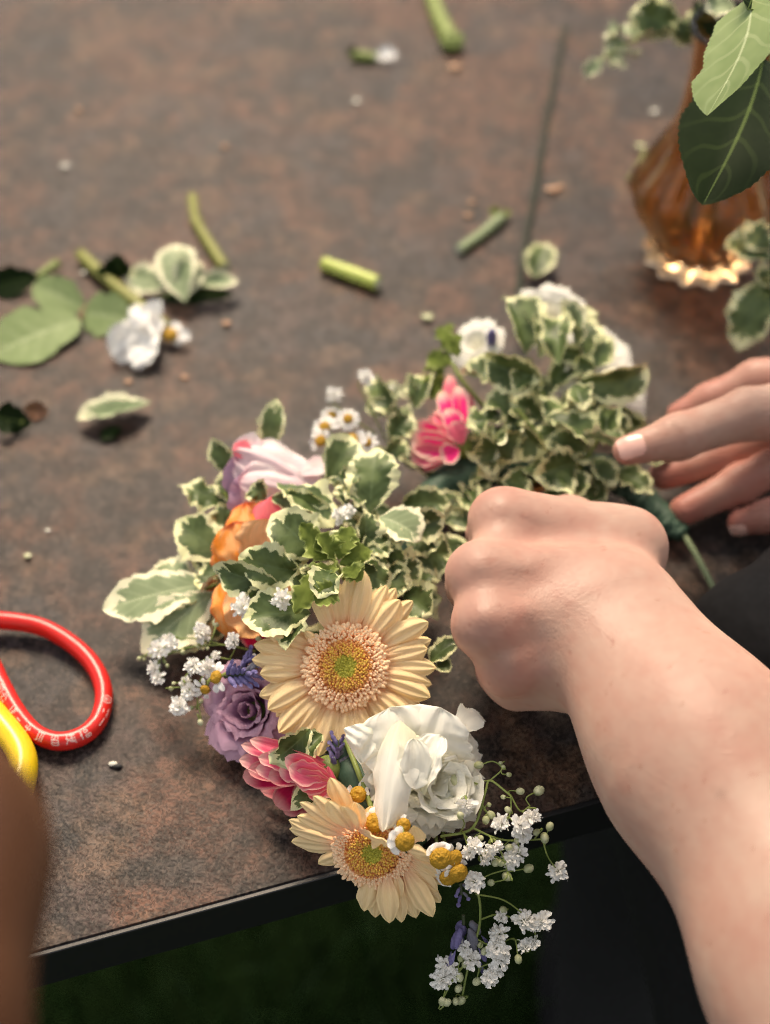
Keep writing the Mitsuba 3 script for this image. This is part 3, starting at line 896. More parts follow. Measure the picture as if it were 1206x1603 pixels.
tool = thing('pruner', 'yellow tool handle tucked against the red scissors loop', 'garden tool')
part(tool, 'handle', tube(V((-0.2258,0.3818,0.0100), (-0.1975,0.3657,0.0100), (-0.1810,0.3498,0.0100), (-0.1699,0.3355,0.0100), (-0.1670,0.3225,0.0100), (-0.1712,0.3074,0.0100), (-0.1888,0.2952,0.0100)), 0.0068, 50, 16, flat=1.2), 'yellow_vinyl')
part(tool, 'blade', tube(V((-0.2258,0.3818,0.0100), (-0.30, 0.42, 0.008)), [0.005, 0.004], 8, 8), 'steel')

# ------------------------------------------------------------------ trimmings on the table
rg = np.random.default_rng(5)


def cut_stem(label, pts, r, mat, flat=1.0):
    k = thing('cut_stem', label, 'stem', None)
    part(k, 'stalk', tube(pts, r, 22, 12, bumps=0.05, seed=len(scene)), mat)
    for q, o in ((pts[0], pts[1]), (pts[-1], pts[-2])):
        q, o = A(*q), A(*o)
        rr = np.atleast_1d(r)[0] * 0.86
        part(k, 'cut_face', ball(q, rr, 2, (1, 1, 0.12), axis=unit(q - o)), 'cut_end')
    return k


cut_stem('short lime green cut stem lying alone in the middle of the table', V((-0.0406,0.7098,0.0052), (-0.0045,0.6885,0.0052)), [0.0046, 0.0050, 0.0049], 'lime_stem')
k = cut_stem('olive green bent twig with a joint near the variegated trimmings', V((-0.1340,0.7872,0.0030), (-0.1285,0.7584,0.0040), (-0.1161,0.7299,0.0040), (-0.1049,0.7066,0.0035)), [0.0034, 0.0030, 0.0036, 0.0040], 'olive_stem')
part(k, 'node', ball((-0.1280,0.7569,0.0040), 0.0044, 2, (1, 1, 0.8), 0.2, 3), 'olive_stem')
k = cut_stem('grey green cut stem with a leaf stub at one end', V((0.0488,0.7257,0.0035), (0.0653,0.7440,0.0035), (0.0797,0.7623,0.0038)), [0.0034, 0.0036, 0.0040], 'grey_green_stem')
part(k, 'leaf_stub', blade((0.0779,0.7621,0.0050), (0.0719,0.7666,0.0080), 0.007, rg, fold=0.4), 'fresh_green_leaf')
part(k, 'leaf_stub', blade((0.0795,0.7606,0.0050), (0.0849,0.7693,0.0040), 0.006, rg, fold=0.4), 'fresh_green_leaf')
k = cut_stem('thick yellow green stem with a knobbed end at the far side of the table', V((0.0374,1.0966,0.0050), (0.0430,1.0419,0.0050), (0.0533,0.9927,0.0060)), [0.0068, 0.0062, 0.0078], 'stem_skin')
part(k, 'node', ball((0.0539,0.9927,0.0060), 0.0090, 2, (1, 1, 0.8), 0.2, 5), 'stem_skin')
k = cut_stem('small green stem with a whitish end far back on the table', V((-0.0257,0.9765,0.0040), (-0.0065,0.9726,0.0040)), [0.0048, 0.0036], 'stem_skin')
part(k, 'petal', blade((-0.0075,0.9726,0.0040), (0.0096,0.9767,0.0050), 0.013, rg, fold=0.3), 'bloom_white')
part(k, 'leaf_stub', blade((-0.0236,0.9726,0.0040), (-0.0286,0.9775,0.0100), 0.010, rg, fold=0.4), 'rose_leaf_dark')

tw = thing('rose_leaf_twig', 'fallen twig of three pale rose leaflets lying underside up', 'leaf twig')
part(tw, 'leaflet', blade((-0.1906,0.6520,0.0060), (-0.2413,0.6217,0.0030), 0.040, rg, roll=-6, curl=0.35, fold=0.10, ruffle=0.03, teeth=0.10, tooth_n=16, peak=1.0, blunt=0.65), 'rose_leaf_pale')
part(tw, 'leaflet', blade((-0.1899,0.6632,0.0060), (-0.2246,0.6812,0.0100), 0.025, rg, roll=8, curl=0.3, fold=0.16, ruffle=0.03, teeth=0.10, tooth_n=14, peak=1.0, blunt=0.6), 'rose_leaf_pale')
part(tw, 'leaflet', blade((-0.1900,0.6582,0.0060), (-0.1573,0.6496,0.0080), 0.029, rg, roll=-10, curl=0.3, fold=0.12, ruffle=0.03, teeth=0.10, tooth_n=14, peak=0.9, blunt=0.6), 'rose_leaf_pale')
part(tw, 'stalk', tube(V((-0.1906,0.6520,0.0060), (-0.1905,0.6619,0.0060), (-0.1841,0.6733,0.0060)), 0.0012, 8, 6), 'petiole_red')

k = thing('leafy_stem', 'dark narrow leaf with a pale yellow green stub beside the pale leaflets', 'leaf')
part(k, 'leaf', blade((-0.2237,0.6954,0.0060), (-0.2564,0.6861,0.0030), 0.020, rg, fold=0.35, roll=15), 'rose_leaf_dark')
part(k, 'stalk', tube(V((-0.2251,0.6941,0.0060), (-0.2143,0.7088,0.0060)), [0.0022, 0.0034], 8, 8), 'stem_skin')
k = thing('leafy_stem', 'mossy green stem with a dark leaf leaning against the trimmings', 'stem')
part(k, 'stalk', tube(V((-0.2011,0.7196,0.0050), (-0.1793,0.6915,0.0060), (-0.1586,0.6695,0.0050), (-0.1360,0.6470,0.0040)), [0.0040, 0.0042, 0.0044, 0.0036], 20, 10, bumps=0.1), 'olive_stem')
part(k, 'leaf', blade((-0.1682,0.6927,0.0040), (-0.1713,0.6985,0.0220), 0.020, rg, fold=0.3, roll=30), 'rose_leaf_dark')
part(k, 'leaf', blade((-0.1786,0.6914,0.0050), (-0.1846,0.6878,0.0160), 0.012, rg, fold=0.3, roll=-30), 'rose_leaf_dark')

k = thing('variegated_trimming', 'fallen variegated leaf tuft with a dark leaf beneath it', 'leaf')
part(k, 'leaf', blade((-0.1368,0.6811,0.0080), (-0.1677,0.6929,0.0080), 0.022, rg, ruffle=0.2, fold=0.2), 'pale_variegated')
part(k, 'leaf', blade((-0.1259,0.6646,0.0100), (-0.1363,0.7079,0.0220), 0.027, rg, ruffle=0.2, fold=0.3, roll=8), 'pale_variegated')
part(k, 'leaf', blade((-0.1310,0.6708,0.0060), (-0.1215,0.6945,0.0220), 0.020, rg, ruffle=0.2, fold=0.3, roll=-14), 'pale_variegated')
part(k, 'leaf', blade((-0.1232,0.6786,0.0100), (-0.0936,0.6851,0.0100), 0.014, rg, ruffle=0.3, fold=0.4, roll=10), 'pale_variegated')
part(k, 'leaf', blade((-0.1441,0.6744,0.0020), (-0.0972,0.6809,0.0030), 0.012, rg, fold=0.2, roll=0), 'rose_leaf_dark')
part(k, 'stalk', tube(V((-0.1443,0.6784,0.0040), (-0.1238,0.6797,0.0060)), 0.0016, 8, 6), 'stem_skin')

k = thing('fallen_white_flower', 'crumpled white flower with a yellow centre lying on the table', 'flower')
part(k, 'petal', blade((-0.1377,0.6472,0.0100), (-0.1667,0.6171,0.0060), 0.026, rg, ruffle=0.5, crinkle=0.5, fold=0.15, roll=20, curl=0.3, peak=1.6, blunt=0.5), 'bloom_white')
part(k, 'petal', blade((-0.1417,0.6297,0.0120), (-0.1551,0.6535,0.0160), 0.020, rg, ruffle=0.5, crinkle=0.5, fold=0.2, roll=-20, curl=0.3, peak=1.4), 'bloom_white')
part(k, 'petal', blade((-0.1403,0.6448,0.0120), (-0.1445,0.6510,0.0220), 0.018, rg, ruffle=0.3, fold=0.2, roll=20, peak=1.4), 'bloom_white')
part(k, 'petal', blade((-0.1392,0.6374,0.0080), (-0.1521,0.6089,0.0030), 0.020, rg, ruffle=0.5, crinkle=0.5, fold=0.3, roll=-10, curl=0.2, peak=1.4), 'bloom_white')
part(k, 'disc', ball((-0.1321,0.6362,0.0070), 0.0050, 2, (1, 1, 0.8), 0.1, 2), 'chamomile_yellow')
for q in ((286, 512), (298, 526), (272, 508)):
    pass
part(k, 'small_petal', blade((-0.1326,0.6362,0.0090), (-0.1270,0.6435,0.0100), 0.008, rg, ruffle=0.1), 'bloom_white')
part(k, 'small_petal', blade((-0.1303,0.6350,0.0080), (-0.1196,0.6361,0.0060), 0.009, rg, ruffle=0.1), 'bloom_white')
part(k, 'small_petal', blade((-0.1313,0.6349,0.0060), (-0.1244,0.6336,0.0030), 0.008, rg, ruffle=0.1), 'bloom_white')

k = thing('fallen_leaf', 'single fallen variegated leaf curled up on its edge near the wreath', 'leaf')
part(k, 'blade', blade((-0.1376,0.5755,0.0070), (-0.1793,0.5625,0.0060), 0.022, rg, roll=-25, ruffle=0.2, fold=0.75, curl=-0.5, blunt=0.6), 'pale_variegated')
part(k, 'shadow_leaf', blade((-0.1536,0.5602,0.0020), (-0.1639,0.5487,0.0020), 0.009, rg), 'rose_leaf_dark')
k = thing('fallen_leaf', 'small fallen variegated leaf beside the straight floral wire', 'leaf')
part(k, 'blade', blade((0.0962,0.6941,0.0060), (0.1071,0.7227,0.0120), 0.020, rg, roll=10, ruffle=0.2, fold=0.3, peak=0.9), 'variegated_leaf')
k = thing('dark_green_scrap', 'dark green scrap of leaves with a brown petal bit, below the pale leaflets', 'leaf scrap')
part(k, 'leaf', blade((-0.2057,0.5613,0.0030), (-0.2263,0.5605,0.0100), 0.018, rg, roll=10, ruffle=0.2), 'rose_leaf_dark')
part(k, 'leaf', blade((-0.2162,0.5636,0.0080), (-0.2131,0.5582,0.0040), 0.010, rg, roll=10, ruffle=0.2), 'fresh_green_leaf')
part(k, 'leaf', blade((-0.2128,0.5732,0.0040), (-0.1976,0.5710,0.0030), 0.012, rg, roll=-20, ruffle=0.2), 'petiole_red')
k = thing('dark_green_scrap', 'green leaf bit lying under the open fingers', 'leaf scrap')
part(k, 'leaf', blade((0.1910,0.5304,0.0060), (0.2081,0.5375,0.0060), 0.012, rg, roll=10, ruffle=0.1), 'grey_green_stem')

crumbs = [((0.0545,0.9627,0.0020), .0064, 'crumb_tan', 'tan petal crumb beside the knobbed stem end'), ((0.1168,0.7978,0.0020), .0062, 'crumb_tan', 'tan crumb right beside the floral wire'),
          ((0.1224,0.8009,0.0020), .0040, 'crumb_tan', 'smaller tan crumb touching the one beside the floral wire'),
          ((0.0598,0.7833,0.0015), .0034, 'crumb_tan', 'upper tan crumb of two by the grey green stem'), ((0.0574,0.7684,0.0015), .0036, 'crumb_tan', 'lower tan crumb of two by the grey green stem'),
          ((-0.2302,0.9018,0.0020), .0036, 'crumb_tan', 'tan crumb far back on the empty table side'), ((-0.2287,0.8260,0.0020), .0042, 'crumb_pale', 'pale crumb on the empty far table side'),
          ((-0.0213,0.9125,0.0020), .0042, 'crumb_pale', 'pale crumb below the whitish far stem'), ((-0.1168,0.8529,0.0015), .0036, 'crumb_tan', 'tan crumb in the middle of the far table'),
          ((-0.0996,0.6537,0.0020), .0036, 'crumb_tan', 'tan crumb below the variegated trimmings'), ((0.0270,0.6581,0.0030), .0046, 'bud_green', 'pale green bud lying behind the wreath'),
          ((-0.1972,0.7045,0.0020), .0028, 'crumb_pale', 'pale dot between the pale leaflets and the mossy stem'), ((-0.1832,0.4808,0.0012), .0018, 'crumb_pale', 'tiny pale dot above the red loop'),
          ((-0.1908,0.4620,0.0020), .0024, 'bud_green', 'tiny green bud above the red scissors loop'), ((-0.1209,0.6040,0.0012), .0030, 'crumb_tan', 'tan crumb below the fallen white flower'),
          ((-0.1551,0.6000,0.0012), .0034, 'crumb_tan', 'tan crumb between white flower and curled leaf'), ((0.1852,0.8490,0.0040), .0048, 'bud_green', 'yellow green bud on the table beside the vase'),
          ((0.2025,0.8991,0.0015), .0040, 'crumb_pale', 'pale crumb behind the vase bulb'), ((0.1659,0.4620,0.0020), .001, 'crumb_pale', 'pale fleck beside the wire end')]
for q, r, m, lab in crumbs:
    single('crumb', ball(q, r, 1, (0.85, 0.7, 0.22), 0.35, int(r * 1e5)), m, lab, 'crumb', 'crumbs scattered over the table')
k = thing('seed_husk', 'tiny dark husk with a pale tip lying near the red scissors', 'husk')
part(k, 'tip', ball((-0.1279,0.3345,0.0014), 0.0015, 2, (1.5, 0.9, 0.7)), 'crumb_pale')
part(k, 'shell', ball((-0.1260,0.3336,0.0012), 0.0016, 2, (1.6, 0.8, 0.6)), 'crumb_dark')

single('floral_wire', tube(V((0.0826,0.6352,0.0200), (0.0851,0.6759,0.0060), (0.0920,0.7246,0.0028), (0.1049,0.7945,0.0022), (0.1218,0.8927,0.0022), (0.1472,1.0262,0.0022)), 0.0024, 40, 8), 'wire_tape',
       'long straight green taped wire running from the wreath to the far table', 'wire')

# ------------------------------------------------------------------ vase with its sprigs
VC = A(*(0.2072,0.7262,0.0000))


def vase_r(z):
    zs = A(0, .004, .012, .020, .032, .044, .054, .063, .072, .082, .096, .112, .132, .146, .156, .162)
    rs = A(.0340, .0345, .0290, .0320, .0405, .0470, .0475, .0430, .0385, .0340, .0300, .0275, .0265, .0272, .0292, .0312)
    return np.interp(z, zs, rs)


def lathe_flute(zz, off, amp, n=96):
    th = np.linspace(0, 2 * np.pi, n + 1)
    zf = np.linspace(zz[0], zz[1], 56)
    rr = np.convolve(np.pad(vase_r(zf), 2, mode='edge'), A(1, 2, 3, 2, 1) / 9, 'valid') - off
    k = amp * (1 - smooth01((zf - 0.075) / 0.03))
    R = rr[:, None] * (1 + k[:, None] * np.cos(13 * th)[None])
    X = np.stack([R * np.cos(th), R * np.sin(th), zf[:, None] + 0 * R], -1)
    return X


outer, inner = lathe_flute((0.0006, 0.162), 0, 0.085), lathe_flute((0.010, 0.162), 0.0030, 0.045)[::-1]
bot = np.repeat(A(0, 0, 0.0006)[None, None], 97, 1)
cen = np.repeat(A(0, 0, 0.010)[None, None], 97, 1)
vv, vf, _ = sheet(np.concatenate([bot, outer, inner, cen]))
vase = thing('vase', 'fluted amber glass bud vase with a round body and narrow neck holding sprigs', 'vase')
part(vase, 'glass', (vv + VC, vf), 'amber_glass')
VT = VC + A(0, 0, 0.160)
rose = thing('rose_branch', 'rose branch in the vase with a pale folded leaf over a large dark leaf', 'leafy branch')
part(rose, 'stalk', tube([VC + A(0.006, 0, 0.012), VC + A(0.0, 0.004, 0.10), VT + A(0.005, 0, 0.02), (0.1658,0.5677,0.2620)], 0.0018, 24, 8), 'stem_skin')
part(rose, 'leaf', blade((0.1614,0.5654,0.2620), (0.1382,0.5112,0.2360), 0.048, np.random.default_rng(3), roll=-48, side=-0.20, fold=0.10, curl=0.30, ruffle=0.015, teeth=0.07, tooth_n=26, peak=0.95, blunt=0.85, nu=80, nv=15),
     'rose_leaf_pale', 'pale green leaf showing its underside')
part(rose, 'leaf', blade((0.1880,0.6134,0.2050), (0.1424,0.5046,0.1950), 0.056, np.random.default_rng(4), roll=-6, side=-0.06, fold=0.10, curl=0.35, ruffle=0.015, teeth=0.06, tooth_n=26, peak=1.0, blunt=0.72, nu=80, nv=15),
     'rose_leaf_dark', 'large dark green leaf')
part(rose, 'leaf', blade((0.1652,0.5775,0.2600), (0.1574,0.5528,0.2620), 0.03, rg, roll=20), 'rose_leaf_dark')
part(rose, 'petiole', tube(V((0.1658,0.5677,0.2620), (0.1619,0.5619,0.2620)), 0.0009, 6, 6), 'stem_skin')
part(rose, 'petiole', tube(V((0.1751,0.5831,0.2450), (0.1880,0.6134,0.2050)), 0.0009, 8, 6), 'stem_skin')


def sprig(label, stem, leaves, seed, name='variegated_sprig', cat='leaf sprig', stem_r=0.0011, stem_mat='stem_skin', group=None, wide=0.90, extra=0.5, wild=22):
    """One leafy sprig: a stem and leaves given by base, tip, width in metres, roll and extras."""
    r = np.random.default_rng(seed)
    k = thing(name, label, cat, group)
    if stem is not None:
        part(k, 'stem', tube(stem, [stem_r * 1.2, stem_r, stem_r * 0.7], 18, 7), stem_mat)
    for lf in leaves:
        b, t, w, roll = lf[:4]
        o = dict(teeth=0.16, tooth_n=7, ruffle=0.27, fold=0.30, curl=0.6, peak=1.12, blunt=0.78, nu=30, nv=13)
        o.update(lf[4] if len(lf) > 4 else {})
        w = w * wide
        t = A(*b) + (A(*t) - A(*b)) * 1.13
        roll = roll + r.uniform(-wild, wild)
        o['curl'] = o['curl'] * r.uniform(0.5, 1.8) * (1.5 if wild > 30 else 1)
        o['fold'] = o['fold'] + (r.uniform(0, 0.6) if wild > 30 else 0)
        o['ruffle'] = o['ruffle'] * r.uniform(0.8, 1.6)
        m = o.pop('mat', 'variegated_leaf')
        part(k, 'leaf', blade(b, t, w, r, roll, **o), m)
        if extra and m != 'fresh_green_leaf'  and r.uniform() < extra:                            # a smaller leaf beside it
            d, turn = t - A(*b), math.radians(r.choice([-1, 1]) * r.uniform(45, 100))
            d = A(d[0] * math.cos(turn) - d[1] * math.sin(turn), d[0] * math.sin(turn) + d[1] * math.cos(turn), d[2] * 0.5) * r.uniform(0.45, 0.72)
            b2 = A(*b) + (t - A(*b)) * r.uniform(-0.05, 0.3) + A(0, 0, -0.0025)
            o2 = {**o, 'curl': r.uniform(0.2, 1.1), 'ruffle': 0.3}
            part(k, 'leaf', blade(b2, b2 + d, w * r.uniform(0.55, 0.75), r, r.uniform(-30, 30), **o2), m)
    return k


PALE = dict(mat='pale_variegated')
FRESH = dict(mat='fresh_green_leaf', ruffle=0.35, teeth=0.4, tooth_n=5)
sp = sprig('variegated sprig in the vase arching out over the table', [VT + A(0, 0, -0.14), VT, (0.1872,0.7853,0.1350), (0.1584,0.7818,0.1250), (0.1311,0.7740,0.1120)],
      [((0.1854,0.7868,0.1300), (0.1556,0.7901,0.1350), .024, 10), ((0.1837,0.7804,0.1300), (0.1594,0.7847,0.1200), .022, -20), ((0.1603,0.7842,0.1250), (0.1402,0.7926,0.1200), .014, 0, PALE),
       ((0.1507,0.7810,0.1220), (0.1422,0.7917,0.1100), .015, 20, PALE), ((0.1462,0.7789,0.1180), (0.1586,0.7905,0.1080), .012, 20, PALE), ((0.1367,0.7734,0.1150), (0.1272,0.7709,0.1050), .010, 0, PALE), ((0.1401,0.7711,0.1180), (0.1494,0.7756,0.1120), .012, 0, PALE),
       ((0.1849,0.7759,0.1400), (0.1793,0.7664,0.1300), .018, 30)], 31, wide=1.15, extra=0.4)
sprig('variegated sprig in the vase hanging down beside its foot', [VT + A(0.005, 0, -0.13), VT + A(0.008, -0.004, 0.01), (0.2198,0.6381,0.1100), (0.2282,0.6448,0.0700), (0.2313,0.6409,0.0400)],
      [((0.2264,0.6382,0.0620), (0.2082,0.6607,0.0600), .022, 20, dict(ruffle=0.2)), ((0.2257,0.6427,0.0660), (0.2136,0.6532,0.0720), .018, -30), ((0.2292,0.6456,0.0450), (0.2123,0.6116,0.0220), .027, 5, dict(ruffle=0.18, fold=0.2)),
       ((0.2321,0.6465,0.0500), (0.2423,0.6289,0.0400), .02, 10)], 32, wide=1.15, extra=0.4)
sprig('pale variegated sprig at the top of the vase beside the rose leaf', [VT + A(0.003, 0, -0.12), VT, (0.1976,0.7455,0.1600), (0.1958,0.7568,0.1700)],
      [((0.1961,0.7160,0.1800), (0.1809,0.7102,0.1800), .018, 0, PALE), ((0.1988,0.7414,0.1700), (0.1895,0.7589,0.1650), .018, 10), ((0.1924,0.7725,0.1500), (0.1850,0.7512,0.1400), .016, 30), ((0.1976,0.7804,0.1500), (0.2032,0.7343,0.1500), .02, -30, dict(mat='rose_leaf_dark')),
       ((0.1960,0.7060,0.1900), (0.2121,0.7131,0.1800), .02, 10, dict(mat='rose_leaf_dark'))], 33, wide=1.15, extra=0.4)
k = thing('green_twig', 'thin yellow green twig lying behind the bulb of the vase', 'twig')
part(k, 'stalk', tube(V((0.1716,0.8057,0.0040), (0.1797,0.8184,0.0060), (0.1867,0.8330,0.0080)), [0.002, 0.0026], 10, 8), 'olive_stem')

# ------------------------------------------------------------------ the wreath: its bound base
WREATH = V((0.1572,0.4768,0.0100), (0.1378,0.4979,0.0160), (0.1195,0.5099,0.0200), (0.0896,0.5089,0.0220), (0.0546,0.5065,0.0220), (0.0298,0.4909,0.0220), (0.0123,0.4626,0.0220), (-0.0010,0.4324,0.0220), (-0.0134,0.3961,0.0220),
           (-0.0220,0.3623,0.0220), (-0.0183,0.3273,0.0220), (-0.0037,0.2980,0.0220), (0.0129,0.2795,0.0220))
base = thing('wreath_base', 'green taped stem bundle that carries the flowers of the wreath', 'wreath base')
wc = spline(WREATH, 140)
part(base, 'stem_bundle', tube(WREATH, [0.0035, 0.006, 0.0085, 0.010, 0.010, 0.010, 0.010, 0.010, 0.010, 0.009, 0.007], 120, 14, bumps=0.22), 'floral_tape')
part(base, 'tape_wrap', tube(V((0.1196,0.5109,0.0200), (0.1291,0.5012,0.0190), (0.1395,0.4899,0.0160), (0.1468,0.4842,0.0130), (0.1524,0.4777,0.0110), (0.1589,0.4695,0.0100)), [0.0085, 0.0105, 0.0075, 0.0055, 0.0085, 0.0045], 60, 16, bumps=0.35, seed=4, flat=0.7),
     'floral_tape', 'dark green tape wrapped around the tapering end')
part(base, 'tape_flap', blade((0.1488,0.4823,0.0120), (0.1540,0.4739,0.0060), 0.020, rg, roll=30, fold=0.1, ruffle=0.1, blunt=0.3), 'floral_tape')
part(base, 'wire_end', tube(V((0.1581,0.4731,0.0100), (0.1642,0.4578,0.0080), (0.1719,0.4344,0.0040)), 0.0017, 20, 8), 'grey_green_stem')
for i in range(14):
    s = wc[int(8 + i * 8.6)]
    q = s + rg.normal(0, 1, 3) * A(0.008, 0.008, 0.003)
    e = wc[min(int(8 + i * 8.6) + 14, 139)] + rg.normal(0, 1, 3) * A(0.010, 0.010, 0.004) + A(0, 0, 0.004)
    part(base, 'loose_stem', tube([q, (q + e) / 2 + A(0, 0, 0.004), e], 0.0012, 10, 6), 'dark_stem' if i % 2 else 'stem_skin')

# filling leaves low in the wreath, five sprigs one after another along it
names = ['low dark leaves of the wreath between the two hands', 'low dark leaves of the wreath beside the pink flower', 'low shaded leaves of the wreath behind the fist',
         'low shaded leaves of the wreath under the large peach gerbera', 'low shaded leaves of the wreath under the white flower']
rf_ = np.random.default_rng(77)
spans = [(18, 40, 26, .024), (38, 56, 14, .022), (58, 84, 20, .026), (84, 112, 16, .024), (110, 126, 6, .016)]
for lab, (i0, i1, n, spread) in zip(names, spans):
    lv_ = []
    for _ in range(n):
        c = wc[rf_.integers(i0, i1)]
        a = rf_.uniform(0, 2 * np.pi)
        d = A(math.cos(a), math.sin(a), rf_.uniform(0.0, 0.7))
        b = c + d * A(0.006, 0.006, 0.004)
        L = rf_.uniform(0.016, 0.026)
        b = b + d * rf_.uniform(0, spread - 0.012)
        b[2] = rf_.uniform(0.012, 0.040) if i0 == 18 else np.clip(b[2], 0.006, 0.022)
        t = b + unit(d) * L
        t[2] = np.clip(t[2] - 0.004, 0.003, 0.046 if i0 == 18 else 0.030)
        lv_.append((b, t, rf_.uniform(.012, .018), rf_.uniform(-35, 35)))
    sprig(lab, extra=0, stem=[wc[i0], wc[(i0 + i1) // 2] + A(0, 0, 0.006), wc[i1]], leaves=lv_, seed=100 + i0)

# ------------------------------------------------------------------ variegated sprigs of the wreath
sprig('upright variegated leaf pair rising behind the blush rose', [(-0.0512,0.4734,0.0300), (-0.0596,0.4914,0.0450), (-0.0595,0.4956,0.0550)],
      [((-0.0602,0.4920,0.0520), (-0.0564,0.5051,0.0720), .0165, 0, dict(fold=0.15, ruffle=0.12)), ((-0.0772,0.4799,0.0450), (-0.0882,0.4917,0.0580), .0165, 25, dict(ruffle=0.16))], 1)
sprig('dark variegated sprig on the outer side of the blush and orange roses', [(-0.0597,0.4469,0.0300), (-0.0729,0.4556,0.0350), (-0.0829,0.4686,0.0450)],
      [((-0.0780,0.4635,0.0360), (-0.1032,0.4703,0.0460), .0205, -15), ((-0.0801,0.4317,0.0360), (-0.1024,0.4468,0.0440), .028, -12, dict(ruffle=0.12, fold=0.2)), ((-0.0767,0.4469,0.0360), (-0.0835,0.4579,0.0460), .016, 20),
       ((-0.0797,0.4210,0.0300), (-0.0937,0.4384,0.0340), .020, -30), ((-0.0771,0.4643,0.0400), (-0.0824,0.4765,0.0500), .014, 40)], 2)
sprig('pale variegated sprig stretching furthest out over the bare table', [(-0.0648,0.4259,0.0300), (-0.0835,0.4197,0.0300), (-0.0994,0.4144,0.0240)],
      [((-0.0873,0.4177,0.0340), (-0.1339,0.4104,0.0240), .033, 4, dict(mat='pale_variegated', ruffle=0.09, fold=0.12, curl=0.3)), ((-0.0840,0.4129,0.0320), (-0.1157,0.3920,0.0160), .030, -8, dict(mat='pale_variegated', ruffle=0.09, fold=0.15, curl=0.4)),
       ((-0.0838,0.4120,0.0260), (-0.1079,0.3965,0.0120), .028, 10), ((-0.0781,0.4275,0.0400), (-0.0882,0.4105,0.0380), .020, -30, dict(fold=0.35)), ((-0.0775,0.4160,0.0220), (-0.0908,0.4036,0.0120), .02, 30)], 3)
sprig('variegated sprig lying over the blush rose with pointed dark leaves', [(-0.0266,0.4467,0.0450), (-0.0419,0.4461,0.0600), (-0.0512,0.4515,0.0680)],
      [((-0.0529,0.4514,0.0700), (-0.0280,0.4290,0.0660), .024, 12, dict(ruffle=0.18)), ((-0.0591,0.4495,0.0600), (-0.0655,0.4544,0.0640), .014, 15), ((-0.0560,0.4457,0.0660), (-0.0299,0.4361,0.0700), .016, -40)], 4)
sprig('variegated sprig in front of the pink petal with a broad veined leaf', [(-0.0134,0.4216,0.0500), (-0.0282,0.4137,0.0640), (-0.0404,0.4206,0.0700)],
      [((-0.0310,0.4073,0.0660), (-0.0510,0.4225,0.0760), .028, -8, dict(ruffle=0.12, fold=0.22)), ((-0.0402,0.3987,0.0660), (-0.0647,0.3998,0.0740), .024, 6, dict(ruffle=0.16)), ((-0.0469,0.3912,0.0620), (-0.0761,0.3970,0.0700), .020, 15, dict(ruffle=0.16)),
       ((-0.0342,0.3770,0.0620), (-0.0612,0.3726,0.0640), .026, 8, dict(ruffle=0.13)), ((-0.0438,0.3987,0.0660), (-0.0342,0.3957,0.0640), .014, -20)], 5)
sprig('large upright variegated leaves at the inner middle of the wreath', [(-0.0010,0.4341,0.0400), (-0.0057,0.4463,0.0550), (-0.0106,0.4678,0.0600)],
      [((-0.0292,0.4618,0.0580), (-0.0189,0.4846,0.0660), .023, -20, dict(ruffle=0.13, fold=0.35)), ((-0.0072,0.4383,0.0620), (-0.0041,0.4667,0.0740), .029, 6, dict(ruffle=0.15, fold=0.2)), ((-0.0179,0.4435,0.0600), (-0.0136,0.4576,0.0680), .016, 25, dict(fold=0.5)),
       ((-0.0201,0.4590,0.0600), (-0.0235,0.4656,0.0600), .014, 0)], 6)
sprig('pale curled variegated leaves reaching towards the fist', [(-0.0072,0.4256,0.0500), (-0.0009,0.4370,0.0560), (0.0116,0.4394,0.0580)],
      [((-0.0028,0.4323,0.0660), (0.0150,0.4227,0.0620), .025, 15, dict(mat='pale_variegated', fold=0.3, ruffle=0.12)), ((0.0097,0.4345,0.0560), (0.0272,0.4368,0.0600), .020, -25, dict(ruffle=0.14, fold=0.4)), ((0.0081,0.4598,0.0440), (0.0308,0.4588,0.0460), .021, -10),
       ((0.0116,0.4249,0.0460), (0.0313,0.4291,0.0420), .026, 15), ((0.0110,0.4331,0.0480), (0.0260,0.4297,0.0520), .02, -10), ((0.0003,0.4142,0.0520), (0.0138,0.4080,0.0480), .022, 20), ((0.0089,0.4017,0.0460), (0.0208,0.3886,0.0480), .024, -20, dict(ruffle=0.2)),
       ((0.0208,0.3713,0.0300), (0.0342,0.3796,0.0360), .013, 40, dict(ruffle=0.25)), ((-0.0009,0.4095,0.0500), (0.0160,0.4142,0.0520), .017, -15)], 7)
sprig('variegated rosette of curled leaves above the large gerbera', [(-0.0040,0.4057,0.0400), (-0.0101,0.4085,0.0560), (-0.0130,0.4160,0.0660)],
      [((-0.0124,0.4122,0.0620), (-0.0100,0.4276,0.0740), .017, -30, dict(fold=0.45)), ((-0.0112,0.4120,0.0660), (0.0027,0.4177,0.0640), .018, 20), ((-0.0142,0.4090,0.0640), (0.0009,0.4076,0.0600), .018, 10), ((-0.0021,0.4156,0.0580), (0.0094,0.4108,0.0580), .018, -30),
       ((-0.0141,0.4026,0.0660), (0.0003,0.3935,0.0620), .019, 15), ((-0.0171,0.4081,0.0660), (-0.0249,0.4147,0.0740), .016, 20), ((-0.0329,0.3955,0.0680), (-0.0410,0.3819,0.0700), .014, 20), ((0.0021,0.4125,0.0560), (0.0051,0.3962,0.0520), .018, 25),
       ((-0.0305,0.3970,0.0700), (-0.0390,0.3886,0.0700), .012, 0)], 8)
